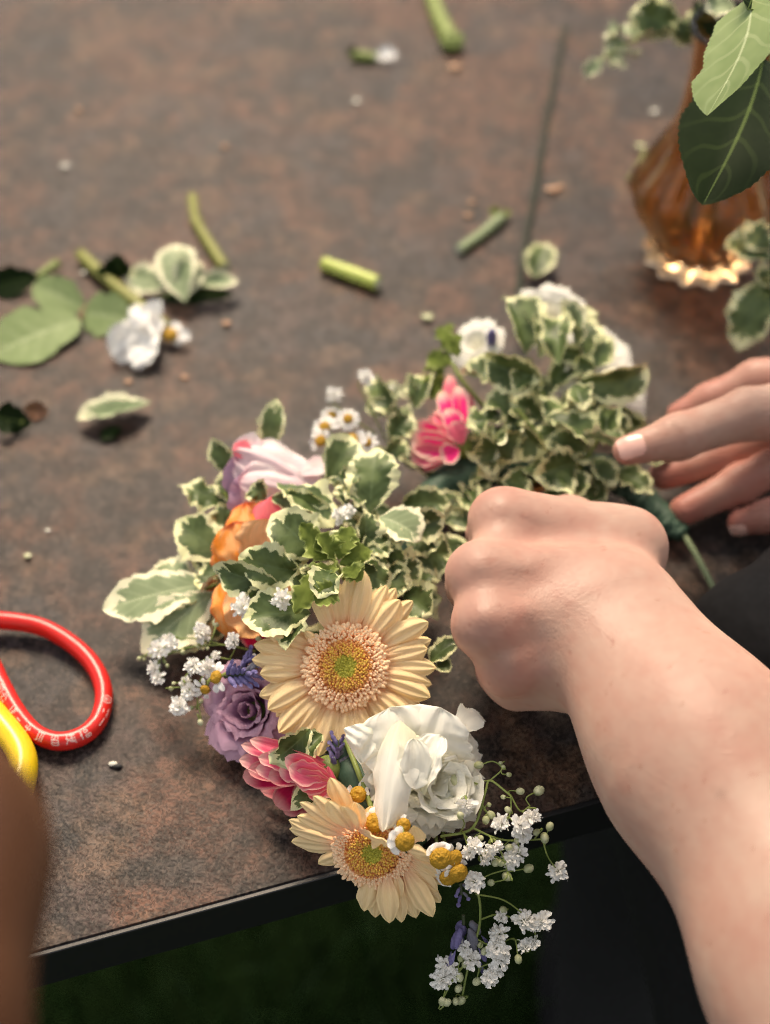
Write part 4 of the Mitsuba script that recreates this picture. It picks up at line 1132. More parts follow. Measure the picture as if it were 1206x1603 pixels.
sprig('bright fresh green leaf tips between the orange rose and the gerbera', [(-0.0130,0.3939,0.0500), (-0.0216,0.3970,0.0700), (-0.0261,0.4074,0.0760)],
      [((-0.0236,0.3932,0.0800), (-0.0367,0.4081,0.0860), .014, 10, FRESH), ((-0.0230,0.3938,0.0820), (-0.0297,0.3974,0.0920), .013, -25, FRESH), ((-0.0212,0.3923,0.0820), (-0.0166,0.4048,0.0880), .013, 20, FRESH), ((-0.0241,0.3909,0.0800), (-0.0272,0.3811,0.0820), .014, 0, FRESH),
       ((-0.0206,0.3909,0.0800), (-0.0085,0.3993,0.0800), .013, 15, FRESH), ((-0.0238,0.3846,0.0840), (-0.0290,0.3684,0.0860), .017, 10, dict(mat='variegated_leaf', ruffle=0.2)), ((-0.0182,0.3863,0.0820), (-0.0112,0.3811,0.0820), .012, 0, FRESH),
       ((-0.0284,0.3887,0.0800), (-0.0390,0.3691,0.0760), .013, 10, FRESH), ((-0.0160,0.3909,0.0800), (-0.0134,0.3802,0.0840), .012, -20, FRESH), ((-0.0256,0.4038,0.0820), (-0.0317,0.3975,0.0840), .010, 0, FRESH), ((-0.0212,0.3735,0.0860), (-0.0296,0.3671,0.0840), .014, 0, FRESH)], 9,
      name='fresh_green_sprig')
sprig('variegated sprig peeking out between gerbera and pink flower', [(-0.0243,0.3427,0.0300), (-0.0353,0.3299,0.0340), (-0.0434,0.3203,0.0360)],
      [((-0.0331,0.3261,0.0440), (-0.0480,0.3105,0.0440), .019, 10), ((-0.0278,0.3260,0.0400), (-0.0372,0.3129,0.0400), .014, -20), ((-0.0120,0.3032,0.0350), (-0.0152,0.3083,0.0450), .012, 20, PALE)][:2], 10, extra=0)
sprig('shaded variegated leaves deep in the middle of the far bend', [(0.0921,0.5060,0.0300), (0.0893,0.5253,0.0400), (0.0861,0.5400,0.0500)],
      [((0.0860,0.5278,0.0400), (0.0695,0.5352,0.0440), .018, 0), ((0.0869,0.5333,0.0420), (0.0985,0.5442,0.0480), .017, 10), ((0.0941,0.5329,0.0400), (0.1098,0.5403,0.0440), .018, -10), ((0.0835,0.5382,0.0460), (0.0812,0.5512,0.0520), .017, 10), ((0.0965,0.5264,0.0380), (0.1134,0.5303,0.0400), .017, 0),
       ((0.0804,0.5320,0.0360), (0.0685,0.5215,0.0360), .016, 0), ((0.0904,0.5421,0.0500), (0.1030,0.5542,0.0540), .017, 0), ((0.0765,0.5421,0.0500), (0.0692,0.5532,0.0540), .016, 10), ((0.1036,0.5303,0.0400), (0.1005,0.5412,0.0460), .016, 20), ((0.1107,0.5333,0.0420), (0.1224,0.5465,0.0440), .017, 0)], 16, wild=45)
# around the far bend
sprig('variegated sprig crowning the far bend of the wreath', [(0.0860,0.5109,0.0250), (0.0862,0.5438,0.0320), (0.0833,0.5820,0.0360)],
      [((0.0764,0.5547,0.0620), (0.0669,0.5836,0.0740), .024, 10, dict(ruffle=0.18)), ((0.1036,0.5547,0.0620), (0.0970,0.5803,0.0740), .025, -20, dict(ruffle=0.16)), ((0.0934,0.5396,0.0680), (0.0969,0.5705,0.0740), .021, 10), ((0.0824,0.5305,0.0680), (0.0569,0.5392,0.0720), .025, 10),
       ((0.1022,0.5297,0.0660), (0.1360,0.5388,0.0660), .023, -6, dict(ruffle=0.16)), ((0.1117,0.5321,0.0620), (0.1365,0.5395,0.0580), .014, 20, PALE), ((0.0639,0.5292,0.0600), (0.0430,0.5381,0.0620), .026, -12), ((0.0839,0.5480,0.0660), (0.0878,0.5753,0.0700), .017, 20), ((0.1131,0.5448,0.0620), (0.1202,0.5638,0.0660), .017, 0), ((0.1087,0.5526,0.0620), (0.1070,0.5749,0.0680), .017, -15),
       ((0.0836,0.5548,0.0600), (0.0719,0.5777,0.0680), .018, -30)], 11, wide=0.98, wild=50)
sprig('curled variegated sprig on the inner side of the far bend', [(0.0956,0.5013,0.0250), (0.0843,0.5086,0.0420), (0.0711,0.5249,0.0500)],
      [((0.0652,0.5137,0.0560), (0.0553,0.5213,0.0600), .018, 10), ((0.0632,0.5109,0.0540), (0.0453,0.5050,0.0560), .017, -20), ((0.0717,0.5020,0.0580), (0.0462,0.4911,0.0520), .024, 20, dict(ruffle=0.22, fold=0.4)), ((0.0687,0.5110,0.0520), (0.0839,0.4989,0.0460), .020, -20),
       ((0.0843,0.5129,0.0540), (0.1063,0.4987,0.0500), .022, 12, dict(ruffle=0.15)), ((0.0566,0.5046,0.0460), (0.0493,0.4879,0.0400), .018, 20), ((0.0584,0.4962,0.0420), (0.0664,0.5035,0.0500), .015, 20)], 12, wide=0.98, wild=50)
sprig('variegated sprig beside the thumb at the end of the wreath', [(0.1022,0.4989,0.0250), (0.1116,0.5058,0.0400), (0.1204,0.5199,0.0500)],
      [((0.1041,0.5017,0.0480), (0.1208,0.4903,0.0500), .019, 15, dict(ruffle=0.24)), ((0.1009,0.4944,0.0400), (0.0803,0.4832,0.0420), .026, 10), ((0.1193,0.5249,0.0500), (0.1152,0.5006,0.0500), .014, 40, dict(fold=0.6, ruffle=0.25)), ((0.1260,0.5301,0.0450), (0.1390,0.5174,0.0400), .018, 10),
       ((0.1105,0.5003,0.0320), (0.1116,0.4881,0.0240), .016, 20), ((0.1000,0.4927,0.0340), (0.1001,0.4816,0.0300), .016, -10), ((0.1215,0.5299,0.0500), (0.1325,0.5349,0.0500), .015, 30), ((0.1124,0.5249,0.0500), (0.1004,0.5123,0.0550), .014, 0)], 13, wide=0.98, wild=50)
sprig('fresh light green tips at the outer side of the far bend', [(0.0583,0.5303,0.0400), (0.0407,0.5448,0.0550), (0.0311,0.5759,0.0580)],
      [((0.0337,0.5437,0.0560), (0.0205,0.5390,0.0500), .014, 10, FRESH), ((0.0360,0.5519,0.0580), (0.0257,0.5594,0.0560), .014, 10, FRESH), ((0.0382,0.5569,0.0600), (0.0301,0.5726,0.0640), .011, 0, FRESH), ((0.0395,0.5548,0.0600), (0.0412,0.5672,0.0640), .011, 30, FRESH),
       ((0.0308,0.5651,0.0580), (0.0347,0.5806,0.0600), .009, 0, FRESH), ((0.0319,0.5481,0.0520), (0.0230,0.5556,0.0500), .012, -30, FRESH)], 14, name='fresh_green_sprig')
sprig('variegated sprig pointing outwards between the pink flower and the chamomile', [(0.0264,0.5012,0.0300), (0.0127,0.5155,0.0400), (0.0059,0.5312,0.0440)],
      [((0.0093,0.5251,0.0450), (-0.0039,0.5463,0.0480), .016, 10), ((0.0127,0.5202,0.0450), (0.0024,0.5258,0.0420), .018, -20), ((0.0163,0.5301,0.0450), (0.0200,0.5472,0.0500), .016, 20), ((0.0024,0.5106,0.0400), (0.0127,0.5216,0.0460), .016, 10), ((-0.0010,0.4963,0.0400), (0.0085,0.5066,0.0440), .014, 10),
       ((0.0094,0.5377,0.0450), (-0.0011,0.5444,0.0450), .012, 0, PALE), ((0.0182,0.5392,0.0460), (0.0130,0.5451,0.0500), .012, 0, PALE)], 15, wide=0.98, wild=50)

# ------------------------------------------------------------------ flowers of the wreath
def flower_frame(axis, ref=(1, 0, 0)):
    Z = unit(axis)
    X = unit(A(*ref) - Z * (A(*ref) @ Z))
    return X, np.cross(Z, X), Z


def dots(k, name, bsdf, pos, dirs, r, elong, sub=1):
    """Many small rounded florets as one mesh of a part."""
    m = trimesh.creation.icosphere(sub, 1.0)
    v0, f0 = np.array(m.vertices), np.array(m.faces)
    d = dirs / np.linalg.norm(dirs, axis=1, keepdims=True)
    x = np.cross(d, A(0.31, 0.2, 0.93)); x /= np.linalg.norm(x, axis=1, keepdims=True)
    y = np.cross(d, x)
    r = np.broadcast_to(r, (len(pos),))[:, None, None]
    v = pos[:, None] + r * (v0[None, :, :1] * x[:, None] + v0[None, :, 1:2] * y[:, None] + elong * v0[None, :, 2:] * d[:, None])
    f = f0[None] + (np.arange(len(pos)) * len(v0))[:, None, None]
    part(k, name, (v.reshape(-1, 3), f.reshape(-1, 3)), bsdf, kind='stuff')


def floret_head(k, c, frame, r_ring, r_disc, r_green, rng, dome=0.12):
    X, Y, Z = frame
    part(k, 'receptacle', ball(c - Z * 0.0032, r_ring * 0.92, 2, (1, 1, 0.26), axis=Z), 'amber_floret')

    def ring(r, n, jit):
        a = np.linspace(0, 2 * np.pi, n, endpoint=False) + rng.uniform(0, 6) + rng.normal(0, jit, n)
        return np.cos(a)[:, None] * X + np.sin(a)[:, None] * Y
    P_, D_, S_ = [], [], []
    n_r = 8
    for i in range(n_r):
        q = i / (n_r - 1)
        r = r_disc + (r_ring - r_disc) * (0.06 + 0.94 * q)
        n = int(2 * np.pi * r / (r_ring * (0.078 + 0.035 * q)))
        d = ring(r, n, 0.03)
        rr = r * (1 + rng.normal(0, 0.025, n))
        P_.append(c + d * rr[:, None] + Z * (0.0034 - 0.0030 * q + rng.normal(0, 0.0003, n)[:, None]))
        D_.append(d * (0.5 + 0.5 * q) + Z * (0.9 - 0.65 * q) + rng.normal(0, 0.12, (n, 3)))
        S_.append(r_ring * (0.032 + 0.022 * q) * rng.uniform(0.8, 1.15, n))
    dots(k, 'outer_florets', 'peach_floret', np.vstack(P_), np.vstack(D_), np.concatenate(S_), 1.75)
    for nm, m, r0, r1, n, s in (('amber_florets', 'amber_floret', r_green * 1.1, r_disc * 1.02, 420, 0.026), ('yellow_florets', 'yellow_floret', r_green * 0.95, r_disc * 0.86, 210, 0.027),
                                ('centre_florets', 'green_floret', 0.0, r_green * 1.05, 150, 0.032)):
        i = np.arange(n) + 0.5
        rr = np.sqrt(r0**2 + (r1**2 - r0**2) * i / n)
        a = i * 2.39996 + rng.normal(0, 0.05, n)
        d = np.cos(a)[:, None] * X + np.sin(a)[:, None] * Y
        h = 0.0034 + 0.0006 * np.sin(np.pi * rr / r_disc) + (0.0006 if 'yellow' in nm else 0) + rng.normal(0, 0.00028, n)
        dots(k, nm, m, c + d * rr[:, None] + Z * h[:, None], Z + d * (0.25 if 'centre' not in nm else -0.1) + rng.normal(0, 0.22, (n, 3)), r_ring * s * rng.uniform(0.8, 1.2, n), 1.6)


rg = np.random.default_rng(11)
GC = A(*(-0.0179,0.3546,0.0520))
GF = flower_frame((0.03, -0.60, 0.80))
gerb = thing('gerbera', 'large open peach gerbera with a green and amber centre, facing up in the wreath', 'gerbera', None)
PET = [(111, 605, 34, 26), (98, 520, 40, 14), (87, 545, 40, 22), (79, 590, 38, 24), (63, 552, 34, 16), (57, 567, 32, 10), (50.5, 520, 41, 30), (44, 572, 36, 14), (28, 570, 42, 24), (17, 549, 32, 8), (12, 512, 37, 18),
       (-1, 552, 37, 16), (-12, 540, 32, 8), (-20, 550, 38, 16), (-31, 560, 34, 8), (-39, 560, 34, 14), (-54, 560, 36, 10), (-66, 555, 36, 8), (-75, 560, 36, 14), (-86, 536, 38, 18), (-97, 470, 20, 12), (-107, 568, 34, 18), (-113, 590, 28, 8),
       (-121, 560, 34, 16), (-128, 530, 26, 8), (-135, 565, 40, 20), (-144, 520, 30, 6), (-151, 535, 40, 22), (-161, 553, 33, 9), (-175, 520, 39, 22), (176, 570, 36, 12), (167, 572, 34, 16), (153, 545, 40, 26), (140, 330, 14, 30)]
for i, (an, ln, wd, el) in enumerate(PET):
    a, e = math.radians(an), math.radians(el - 8)
    d = math.cos(a) * GF[0] + math.sin(a) * GF[1]
    Lm = ln / 13420.0
    b = GC + d * 0.0130 - GF[2] * (0.0028 + 0.0017 * (i % 3))
    t = GC + d * Lm + GF[2] * (math.tan(e) * (Lm - 0.0145) * 0.55 - 0.002)
    part(gerb, 'petal', blade(b, t, wd / 3450 * 1.0, rg, roll=rg.uniform(-16, 16), up=GF[2], fold=rg.uniform(-0.02, 0.10), curl=rg.uniform(0.25, 0.75), ruffle=0.018, ribs=-0.060, peak=1.35, blunt=0.62, nu=24, nv=19, cup=-0.27, side=rg.normal(0, 0.03),
                              tipw=0.42), 'peach_petal')
floret_head(gerb, GC, GF, 0.0186, 0.0120, 0.0048, rg)
part(gerb, 'stalk', tube([GC - GF[2] * 0.004, GC - GF[2] * 0.03 + A(0, 0.02, 0), A(*(-0.0136,0.4031,0.0180))], 0.0028, 12, 8), 'stem_skin')

GC2 = A(*(-0.0055,0.2784,0.0240))
GF2 = flower_frame((-0.02, -0.80, 0.60))
gerb2 = thing('gerbera', 'tilted peach gerbera hanging over the table edge with petals folded across its centre', 'gerbera', None)
PET2 = [(((-0.0050,0.2738,0.0180), (-0.0091,0.2606,0.0020)), 34, 6), (((-0.0030,0.2740,0.0140), (-0.0042,0.2605,-0.0040)), 32, 0), (((0.0003,0.2714,0.0190), (0.0019,0.2556,0.0010)), 36, 0), (((0.0030,0.2728,0.0140), (0.0072,0.2582,-0.0040)), 30, 0), (((0.0041,0.2720,0.0180), (0.0061,0.2639,0.0080)), 22, -5),
        (((0.0053,0.2733,0.0130), (0.0137,0.2607,-0.0050)), 34, -5), (((0.0072,0.2749,0.0180), (0.0208,0.2589,0.0000)), 34, -10), (((0.0080,0.2758,0.0140), (0.0243,0.2664,-0.0020)), 34, -10), (((0.0085,0.2757,0.0200), (0.0225,0.2676,0.0060)), 30, -12), (((0.0086,0.2792,0.0180), (0.0254,0.2718,0.0040)), 28, -10),
        (((0.0096,0.2771,0.0220), (0.0235,0.2717,0.0120)), 30, -14), (((0.0090,0.2771,0.0260), (0.0220,0.2751,0.0200)), 26, -16), (((0.0073,0.2764,0.0300), (0.0176,0.2729,0.0300)), 24, -20),
        (((-0.0152,0.2793,0.0200), (-0.0293,0.2788,0.0100)), 26, 12), (((-0.0179,0.2796,0.0240), (-0.0411,0.2863,0.0160)), 32, 14), (((-0.0183,0.2798,0.0270), (-0.0418,0.2893,0.0220)), 32, 16), (((-0.0184,0.2822,0.0260), (-0.0420,0.2914,0.0260)), 26, 10), (((-0.0172,0.2805,0.0320), (-0.0378,0.2888,0.0340)), 34, 22),
        (((-0.0158,0.2809,0.0340), (-0.0365,0.2910,0.0420)), 34, 26), (((-0.0146,0.2810,0.0360), (-0.0305,0.2906,0.0480)), 34, 26), (((-0.0132,0.2782,0.0400), (-0.0238,0.2836,0.0560)), 34, 30), (((-0.0129,0.2844,0.0320), (-0.0234,0.2983,0.0500)), 38, 20), (((-0.0116,0.2788,0.0400), (-0.0177,0.2812,0.0560)), 30, 20),
        (((-0.0100,0.2810,0.0360), (-0.0125,0.2853,0.0520)), 28, 10), (((-0.0036,0.2831,0.0300), (-0.0063,0.2903,0.0400)), 30, 0), (((0.0008,0.2825,0.0300), (0.0041,0.2891,0.0400)), 30, -10)]
for (b, t), wd, rl in PET2:
    part(gerb2, 'petal', blade(b, t, wd / 3560 * 0.98, rg, roll=rl + rg.uniform(-12, 12), up=GF2[2], fold=rg.uniform(0.0, 0.14), curl=rg.uniform(0.2, 0.6), ruffle=0.018, ribs=-0.055, peak=1.3, blunt=0.62, nu=22, nv=19, cup=-0.18, tipw=0.42), 'peach_petal')
part(gerb2, 'petal', blade((-0.0110,0.2806,0.0400), (0.0035,0.2735,0.0400), 0.0085, rg, roll=-35, up=GF2[2], fold=0.2, curl=0.9, ruffle=0.30, ribs=-0.05, peak=1.0, blunt=0.35, nu=30), 'peach_petal', 'crinkled petal folded over the centre')
part(gerb2, 'petal', blade((0.0137,0.2756,0.0360), (0.0119,0.2768,0.0480), 0.0085, rg, roll=10, fold=0.3, curl=0.9), 'peach_petal')
floret_head(gerb2, GC2, GF2, 0.0165, 0.0118, 0.0042, rg)


def cup_petal(c, fr, th, r, h, half, flare, rim, rng, wob=0.08, nu=16, nv=17, point=0.0, r0=0.2):
    X, Y, Z = fr
    u = np.linspace(0, 1, nu)[:, None]
    v = np.linspace(-1, 1, nv)[None, :]
    wp = (0.42 + 0.58 * np.sin(np.pi * np.minimum(u * 0.78, 0.5))) * np.sqrt(np.maximum(1 - (np.maximum(u - 0.72, 0) / 0.28)**2 * 0.72, 0.02))
    ang = np.radians(th) + np.radians(half) * v * wp
    sd = rng.uniform(0, 50)
    nz = vfbm(np.stack(np.broadcast_arrays(u * 3 + sd, v * 2.2 + sd, 0 * u * v + sd), -1), 2) - 0.5
    rip = vnoise(np.stack(np.broadcast_arrays(0 * u + sd, v * 5 + sd, 0 * v * u + 3), -1)) - 0.5
    rad = r * (r0 + (1 - r0) * (1 - (1 - np.minimum(u * 1.15, 1))**2.2)) + flare * u**2.6 + rim * np.maximum(u - 0.7, 0)**2 * 9
    rad = rad + wob * r * nz * 2 * u + 0.35 * wob * r * rip * u**3 * 6 - 0.03 * r * np.abs(v)**2
    z = h * (u * (1 - 0.07 * v**2 + point * (1 - np.abs(v)) * u**3)) - rim * np.maximum(u - 0.78, 0)**2 * 10 + wob * h * nz * 0.8 * u
    W = np.asarray(c) + (rad * np.cos(ang))[..., None] * X + (rad * np.sin(ang))[..., None] * Y + z[..., None] * Z
    return sheet(W)


def rose_head(k, c, axis, layers, rng, ref=(1, 0, 0), wob=0.09):
    fr = flower_frame(axis, ref)
    for n, r, h, half, flare, rim, mat, off in layers:
        for i in range(n):
            part(k, 'petal', cup_petal(c, fr, off + i * 360 / n + rng.uniform(-12, 12), r * rng.uniform(0.95, 1.05), h * rng.uniform(0.95, 1.05), half * rng.uniform(0.92, 1.1), flare, rim, rng, wob), mat if isinstance(mat, str) else mat[i % len(mat)])
    return fr


rg = np.random.default_rng(21)
lil = thing('rose', 'open lilac rose below the lavender, beside the large gerbera', 'rose')
rose_head(lil, A(*(-0.0602,0.3561,0.0140)), (-0.30, -0.52, 0.78),
          [(2, .0034, .0175, 110, 0, 0, 'lilac_petal', 0), (3, .0064, .0190, 85, .0004, .002, 'lilac_petal', 50), (4, .0094, .0198, 65, .0008, .003, 'lilac_petal', 10),
           (5, .0120, .0196, 56, .0014, .006, 'lilac_petal', 45), (5, .0138, .0180, 52, .0022, .009, 'lilac_petal', 15)], rg, wob=0.22)
part(lil, 'calyx', ball(A(*(-0.0602,0.3561,0.0140)), 0.008, 2, (1, 1, 0.8)), 'stem_skin')

orange = thing('rose', 'orange rose half hidden by variegated leaves, one petal pink', 'rose')
oc = A(*(-0.0560,0.4316,0.0220))
rose_head(orange, oc, (-0.62, -0.30, 0.72),
          [(3, .0045, .0250, 90, 0, 0, 'orange_petal', 0), (3, .0085, .0265, 80, 0, .001, 'orange_petal', 40), (4, .0130, .0270, 62, .001, .003, 'orange_petal', 10), (5, .0175, .0262, 52, .0024, .010, 'orange_petal', 30),
           (5, .0205, .0235, 48, .0036, .014, ['orange_petal', 'apricot_petal', 'orange_petal', 'orange_petal', 'apricot_petal'], 5)], rg, wob=0.13)
part(orange, 'petal', blade((-0.0460,0.4241,0.0460), (-0.0548,0.4465,0.0660), .027, rg, roll=-5, curl=0.8, fold=0.10, ruffle=0.12, crinkle=0.30, peak=1.5, blunt=0.45, cup=0.1), 'rose_pink_petal', 'pink petal')
part(orange, 'petal', blade((-0.0476,0.4095,0.0500), (-0.0499,0.4217,0.0640), .022, rg, roll=-15, curl=0.8, fold=0.15, ruffle=0.12, crinkle=0.30, peak=1.4, blunt=0.45), 'rose_pink_petal', 'pink petal')
part(orange, 'petal', blade((-0.0585,0.4095,0.0520), (-0.0561,0.4243,0.0740), .026, rg, roll=6, curl=0.6, fold=0.22, ruffle=0.12, crinkle=0.30, peak=1.4, blunt=0.5), 'apricot_petal', 'pale orange petal')
part(orange, 'petal', blade((-0.0621,0.4208,0.0460), (-0.0688,0.4496,0.0580), .022, rg, roll=12, curl=0.7, fold=0.2, ruffle=0.12, crinkle=0.30, peak=1.4, blunt=0.5), 'orange_petal')
part(orange, 'petal', blade((-0.0661,0.4111,0.0500), (-0.0732,0.4307,0.0640), .030, rg, roll=20, curl=0.8, fold=0.10, ruffle=0.12, crinkle=0.30, peak=1.3, blunt=0.45, cup=-0.1), 'orange_petal')
part(orange, 'petal', blade((-0.0683,0.4161,0.0420), (-0.0807,0.4314,0.0500), .026, rg, roll=35, curl=0.8, fold=0.10, ruffle=0.12, crinkle=0.30, peak=1.3, blunt=0.45, cup=-0.1), 'orange_petal')
part(orange, 'petal', blade((-0.0768,0.4064,0.0500), (-0.0672,0.3863,0.0300), .026, rg, roll=25, curl=0.8, fold=0.10, ruffle=0.14, crinkle=0.30, peak=1.0, blunt=0.45, cup=-0.1), 'orange_petal')
part(orange, 'petal', blade((-0.0716,0.3992,0.0540), (-0.0587,0.3856,0.0360), .024, rg, roll=5, curl=0.7, fold=0.15, ruffle=0.14, crinkle=0.30, peak=1.0, blunt=0.45), 'apricot_petal')
part(orange, 'petal', blade((-0.0619,0.4024,0.0500), (-0.0560,0.3886,0.0340), .022, rg, roll=-10, curl=0.7, fold=0.15, ruffle=0.14, crinkle=0.30, peak=1.0, blunt=0.45), 'orange_petal')
part(orange, 'petal', blade((-0.0637,0.3940,0.0340), (-0.0587,0.3839,0.0260), .016, rg, roll=-10, curl=0.7, ruffle=0.14, crinkle=0.30), 'crimson_petal', 'crimson petal')

blush = thing('rose', 'pale blush and mauve rose bud lying on its side among variegated leaves', 'rose')
bc, bx = A(*(-0.0347,0.4816,0.0300)), unit(A(*(-0.0798,0.4803,0.0460)) - A(*(-0.0347,0.4816,0.0300)))
bfr = flower_frame(bx, (0, 0.2, 1))
for th, r, h, half, fl, rm, mt in ((0, .0050, .036, 95, 0, 0, 'mauve_petal'), (120, .0055, .036, 95, 0, 0, 'mauve_petal'), (240, .006, .036, 95, 0, 0, 'mauve_petal'),
                                   (40, .0095, .039, 80, .001, 0, 'blush_petal'), (160, .0095, .038, 80, .001, 0, 'mauve_petal'), (280, .0095, .038, 80, .001, 0, 'mauve_petal'),
                                   (0, .0130, .041, 75, .002, .002, 'blush_petal'), (95, .0130, .040, 65, .002, .004, 'mauve_petal'), (-80, .0130, .040, 68, .002, .004, 'blush_petal'), (180, .0130, .038, 70, .002, .003, 'mauve_petal'),
                                   (-25, .0158, .036, 55, .001, .002, 'blush_petal'), (35, .0155, .042, 52, .002, .006, 'blush_petal'), (75, .0160, .039, 50, .003, .012, 'mauve_petal'), (-85, .0160, .036, 52, .002, .004, 'blush_petal'), (130, .016, .036, 52, .003, .01, 'mauve_petal')):
    part(blush, 'petal', cup_petal(bc, bfr, th, r, h, half, fl, rm, rg, 0.07, point=0.06, r0=0.35), mt)
part(blush, 'petal', blade((-0.0297,0.4668,0.0460), (-0.0771,0.4803,0.0620), .034, rg, roll=-4, curl=0.7, fold=-0.15, ruffle=0.08, crinkle=0.2, peak=1.5, blunt=0.42, cup=-0.2, nu=24, nv=17), 'blush_petal')
part(blush, 'petal', blade((-0.0308,0.4606,0.0460), (-0.0737,0.4644,0.0580), .030, rg, roll=4, curl=0.7, fold=-0.1, ruffle=0.1, crinkle=0.2, peak=1.5, blunt=0.42, cup=-0.2, nu=24, nv=17), 'blush_petal')
part(blush, 'petal', blade((-0.0655,0.4727,0.0540), (-0.0743,0.4529,0.0400), .022, rg, roll=20, curl=0.5, ruffle=0.1, crinkle=0.2, peak=0.9, blunt=0.5), 'mauve_petal', 'mauve petal')
part(blush, 'petal', blade((-0.0691,0.4824,0.0580), (-0.0794,0.4668,0.0460), .020, rg, roll=20, curl=0.5, ruffle=0.1, crinkle=0.2, peak=1.0, blunt=0.5), 'mauve_petal')
part(blush, 'petal', blade((-0.0687,0.4786,0.0600), (-0.0766,0.4848,0.0640), .010, rg, curl=0.5, ruffle=0.1), 'rose_pink_petal', 'pink petal tip')
part(blush, 'petal', blade((-0.0431,0.4694,0.0560), (-0.0268,0.4856,0.0500), .012, rg, roll=10, fold=0.2, curl=0.4), 'blush_petal')
part(blush, 'petal', blade((-0.0598,0.4784,0.0560), (-0.0779,0.4887,0.0600), .018, rg, roll=10, fold=0.3, curl=0.5), 'blush_petal')

wh = thing('lisianthus', 'big ruffled creamy white flower at the near end of the wreath', 'flower')
wcn = A(*(0.0125,0.3190,0.0160))
wax = (0.30, -0.46, 0.82)
fr = rose_head(wh, wcn, wax,
               [(4, .0070, .0265, 70, .0004, .003, 'white_petal', 30), (5, .0105, .0275, 60, .001, .005, 'white_petal', 5), (6, .0140, .0270, 50, .0015, .007, 'white_petal', 28),
                (6, .0165, .0250, 50, .002, .009, 'white_petal', 0), (5, .0185, .0215, 50, .003, .010, 'white_petal', 30)], rg, wob=0.20)
part(wh, 'petal', blade((0.0104,0.3061,0.0300), (0.0019,0.3282,0.0580), .036, rg, roll=-8, curl=1.0, fold=0.06, ruffle=0.16, crinkle=0.12, peak=1.5, blunt=0.4, nu=26, nv=21, cup=-0.12), 'white_petal', 'broad smooth guard petal')
part(wh, 'petal', blade((0.0160,0.3101,0.0340), (0.0242,0.3282,0.0580), .034, rg, roll=10, curl=1.0, fold=0.06, ruffle=0.18, crinkle=0.12, peak=1.5, blunt=0.4, nu=26, nv=21, cup=-0.12), 'white_petal')
part(wh, 'petal', blade((0.0063,0.3203,0.0600), (-0.0008,0.2782,0.0400), .020, rg, roll=-20, curl=0.7, fold=-0.25, ruffle=0.14, crinkle=0.14, peak=0.8, blunt=0.35, nu=26, nv=17, cup=-0.35), 'white_petal', 'long petal folded downwards')
part(wh, 'petal', blade((-0.0008,0.3216,0.0520), (-0.0102,0.3086,0.0440), .026, rg, roll=25, curl=0.8, fold=0.0, crinkle=0.3, ruffle=0.18, peak=1.1, blunt=0.4, nu=22, nv=17, cup=-0.1), 'white_petal')
part(wh, 'petal', blade((0.0102,0.3171,0.0540), (0.0133,0.2948,0.0460), .016, rg, roll=25, curl=0.8, fold=0.3, ruffle=0.26, peak=0.9, blunt=0.45, nu=24, nv=17), 'white_petal')
part(wh, 'petal', blade((0.0167,0.2958,0.0400), (0.0239,0.3158,0.0560), .015, rg, roll=30, curl=1.1, fold=0.30, ruffle=0.20, crinkle=0.20, peak=1.5, blunt=0.45, nu=28, nv=25), 'white_petal')
part(wh, 'petal', blade((0.0102,0.2971,0.0400), (0.0117,0.3113,0.0600), .014, rg, roll=-25, curl=1.0, fold=0.35, ruffle=0.16, crinkle=0.18, peak=1.4, blunt=0.45, nu=28, nv=25), 'white_petal')
part(wh, 'petal', blade((0.0047,0.2963,0.0360), (0.0063,0.2832,0.0320), .018, rg, roll=0, curl=0.9, fold=-0.1, ruffle=0.14, cup=-0.2), 'white_petal')
for i in range(16):
    a, q = i * 2.4, 0.012 * math.sqrt((i + 0.5) / 16)
    o_ = A(*(0.0250,0.3055,0.0300)) + q * (math.cos(a) * fr[0] + math.sin(a) * fr[1])
    t_ = o_ + fr[2] * rg.uniform(.010, .014) + (math.cos(a) * fr[0] + math.sin(a) * fr[1]) * rg.uniform(.002, .007)
    part(wh, 'inner_petal', blade(o_, t_, rg.uniform(.012, .018), rg, up=-(math.cos(a) * fr[0] + math.sin(a) * fr[1]), curl=rg.uniform(-0.6, 0.9), fold=0.1, ruffle=0.30, peak=2.0, blunt=0.4, nu=16, nv=17), 'white_petal')
part(wh, 'petal', blade((0.0321,0.3286,0.0360), (0.0432,0.3395,0.0360), .014, rg, roll=20, curl=1.2, fold=0.3, ruffle=0.2, peak=1.4), 'white_petal', 'small curled petal')

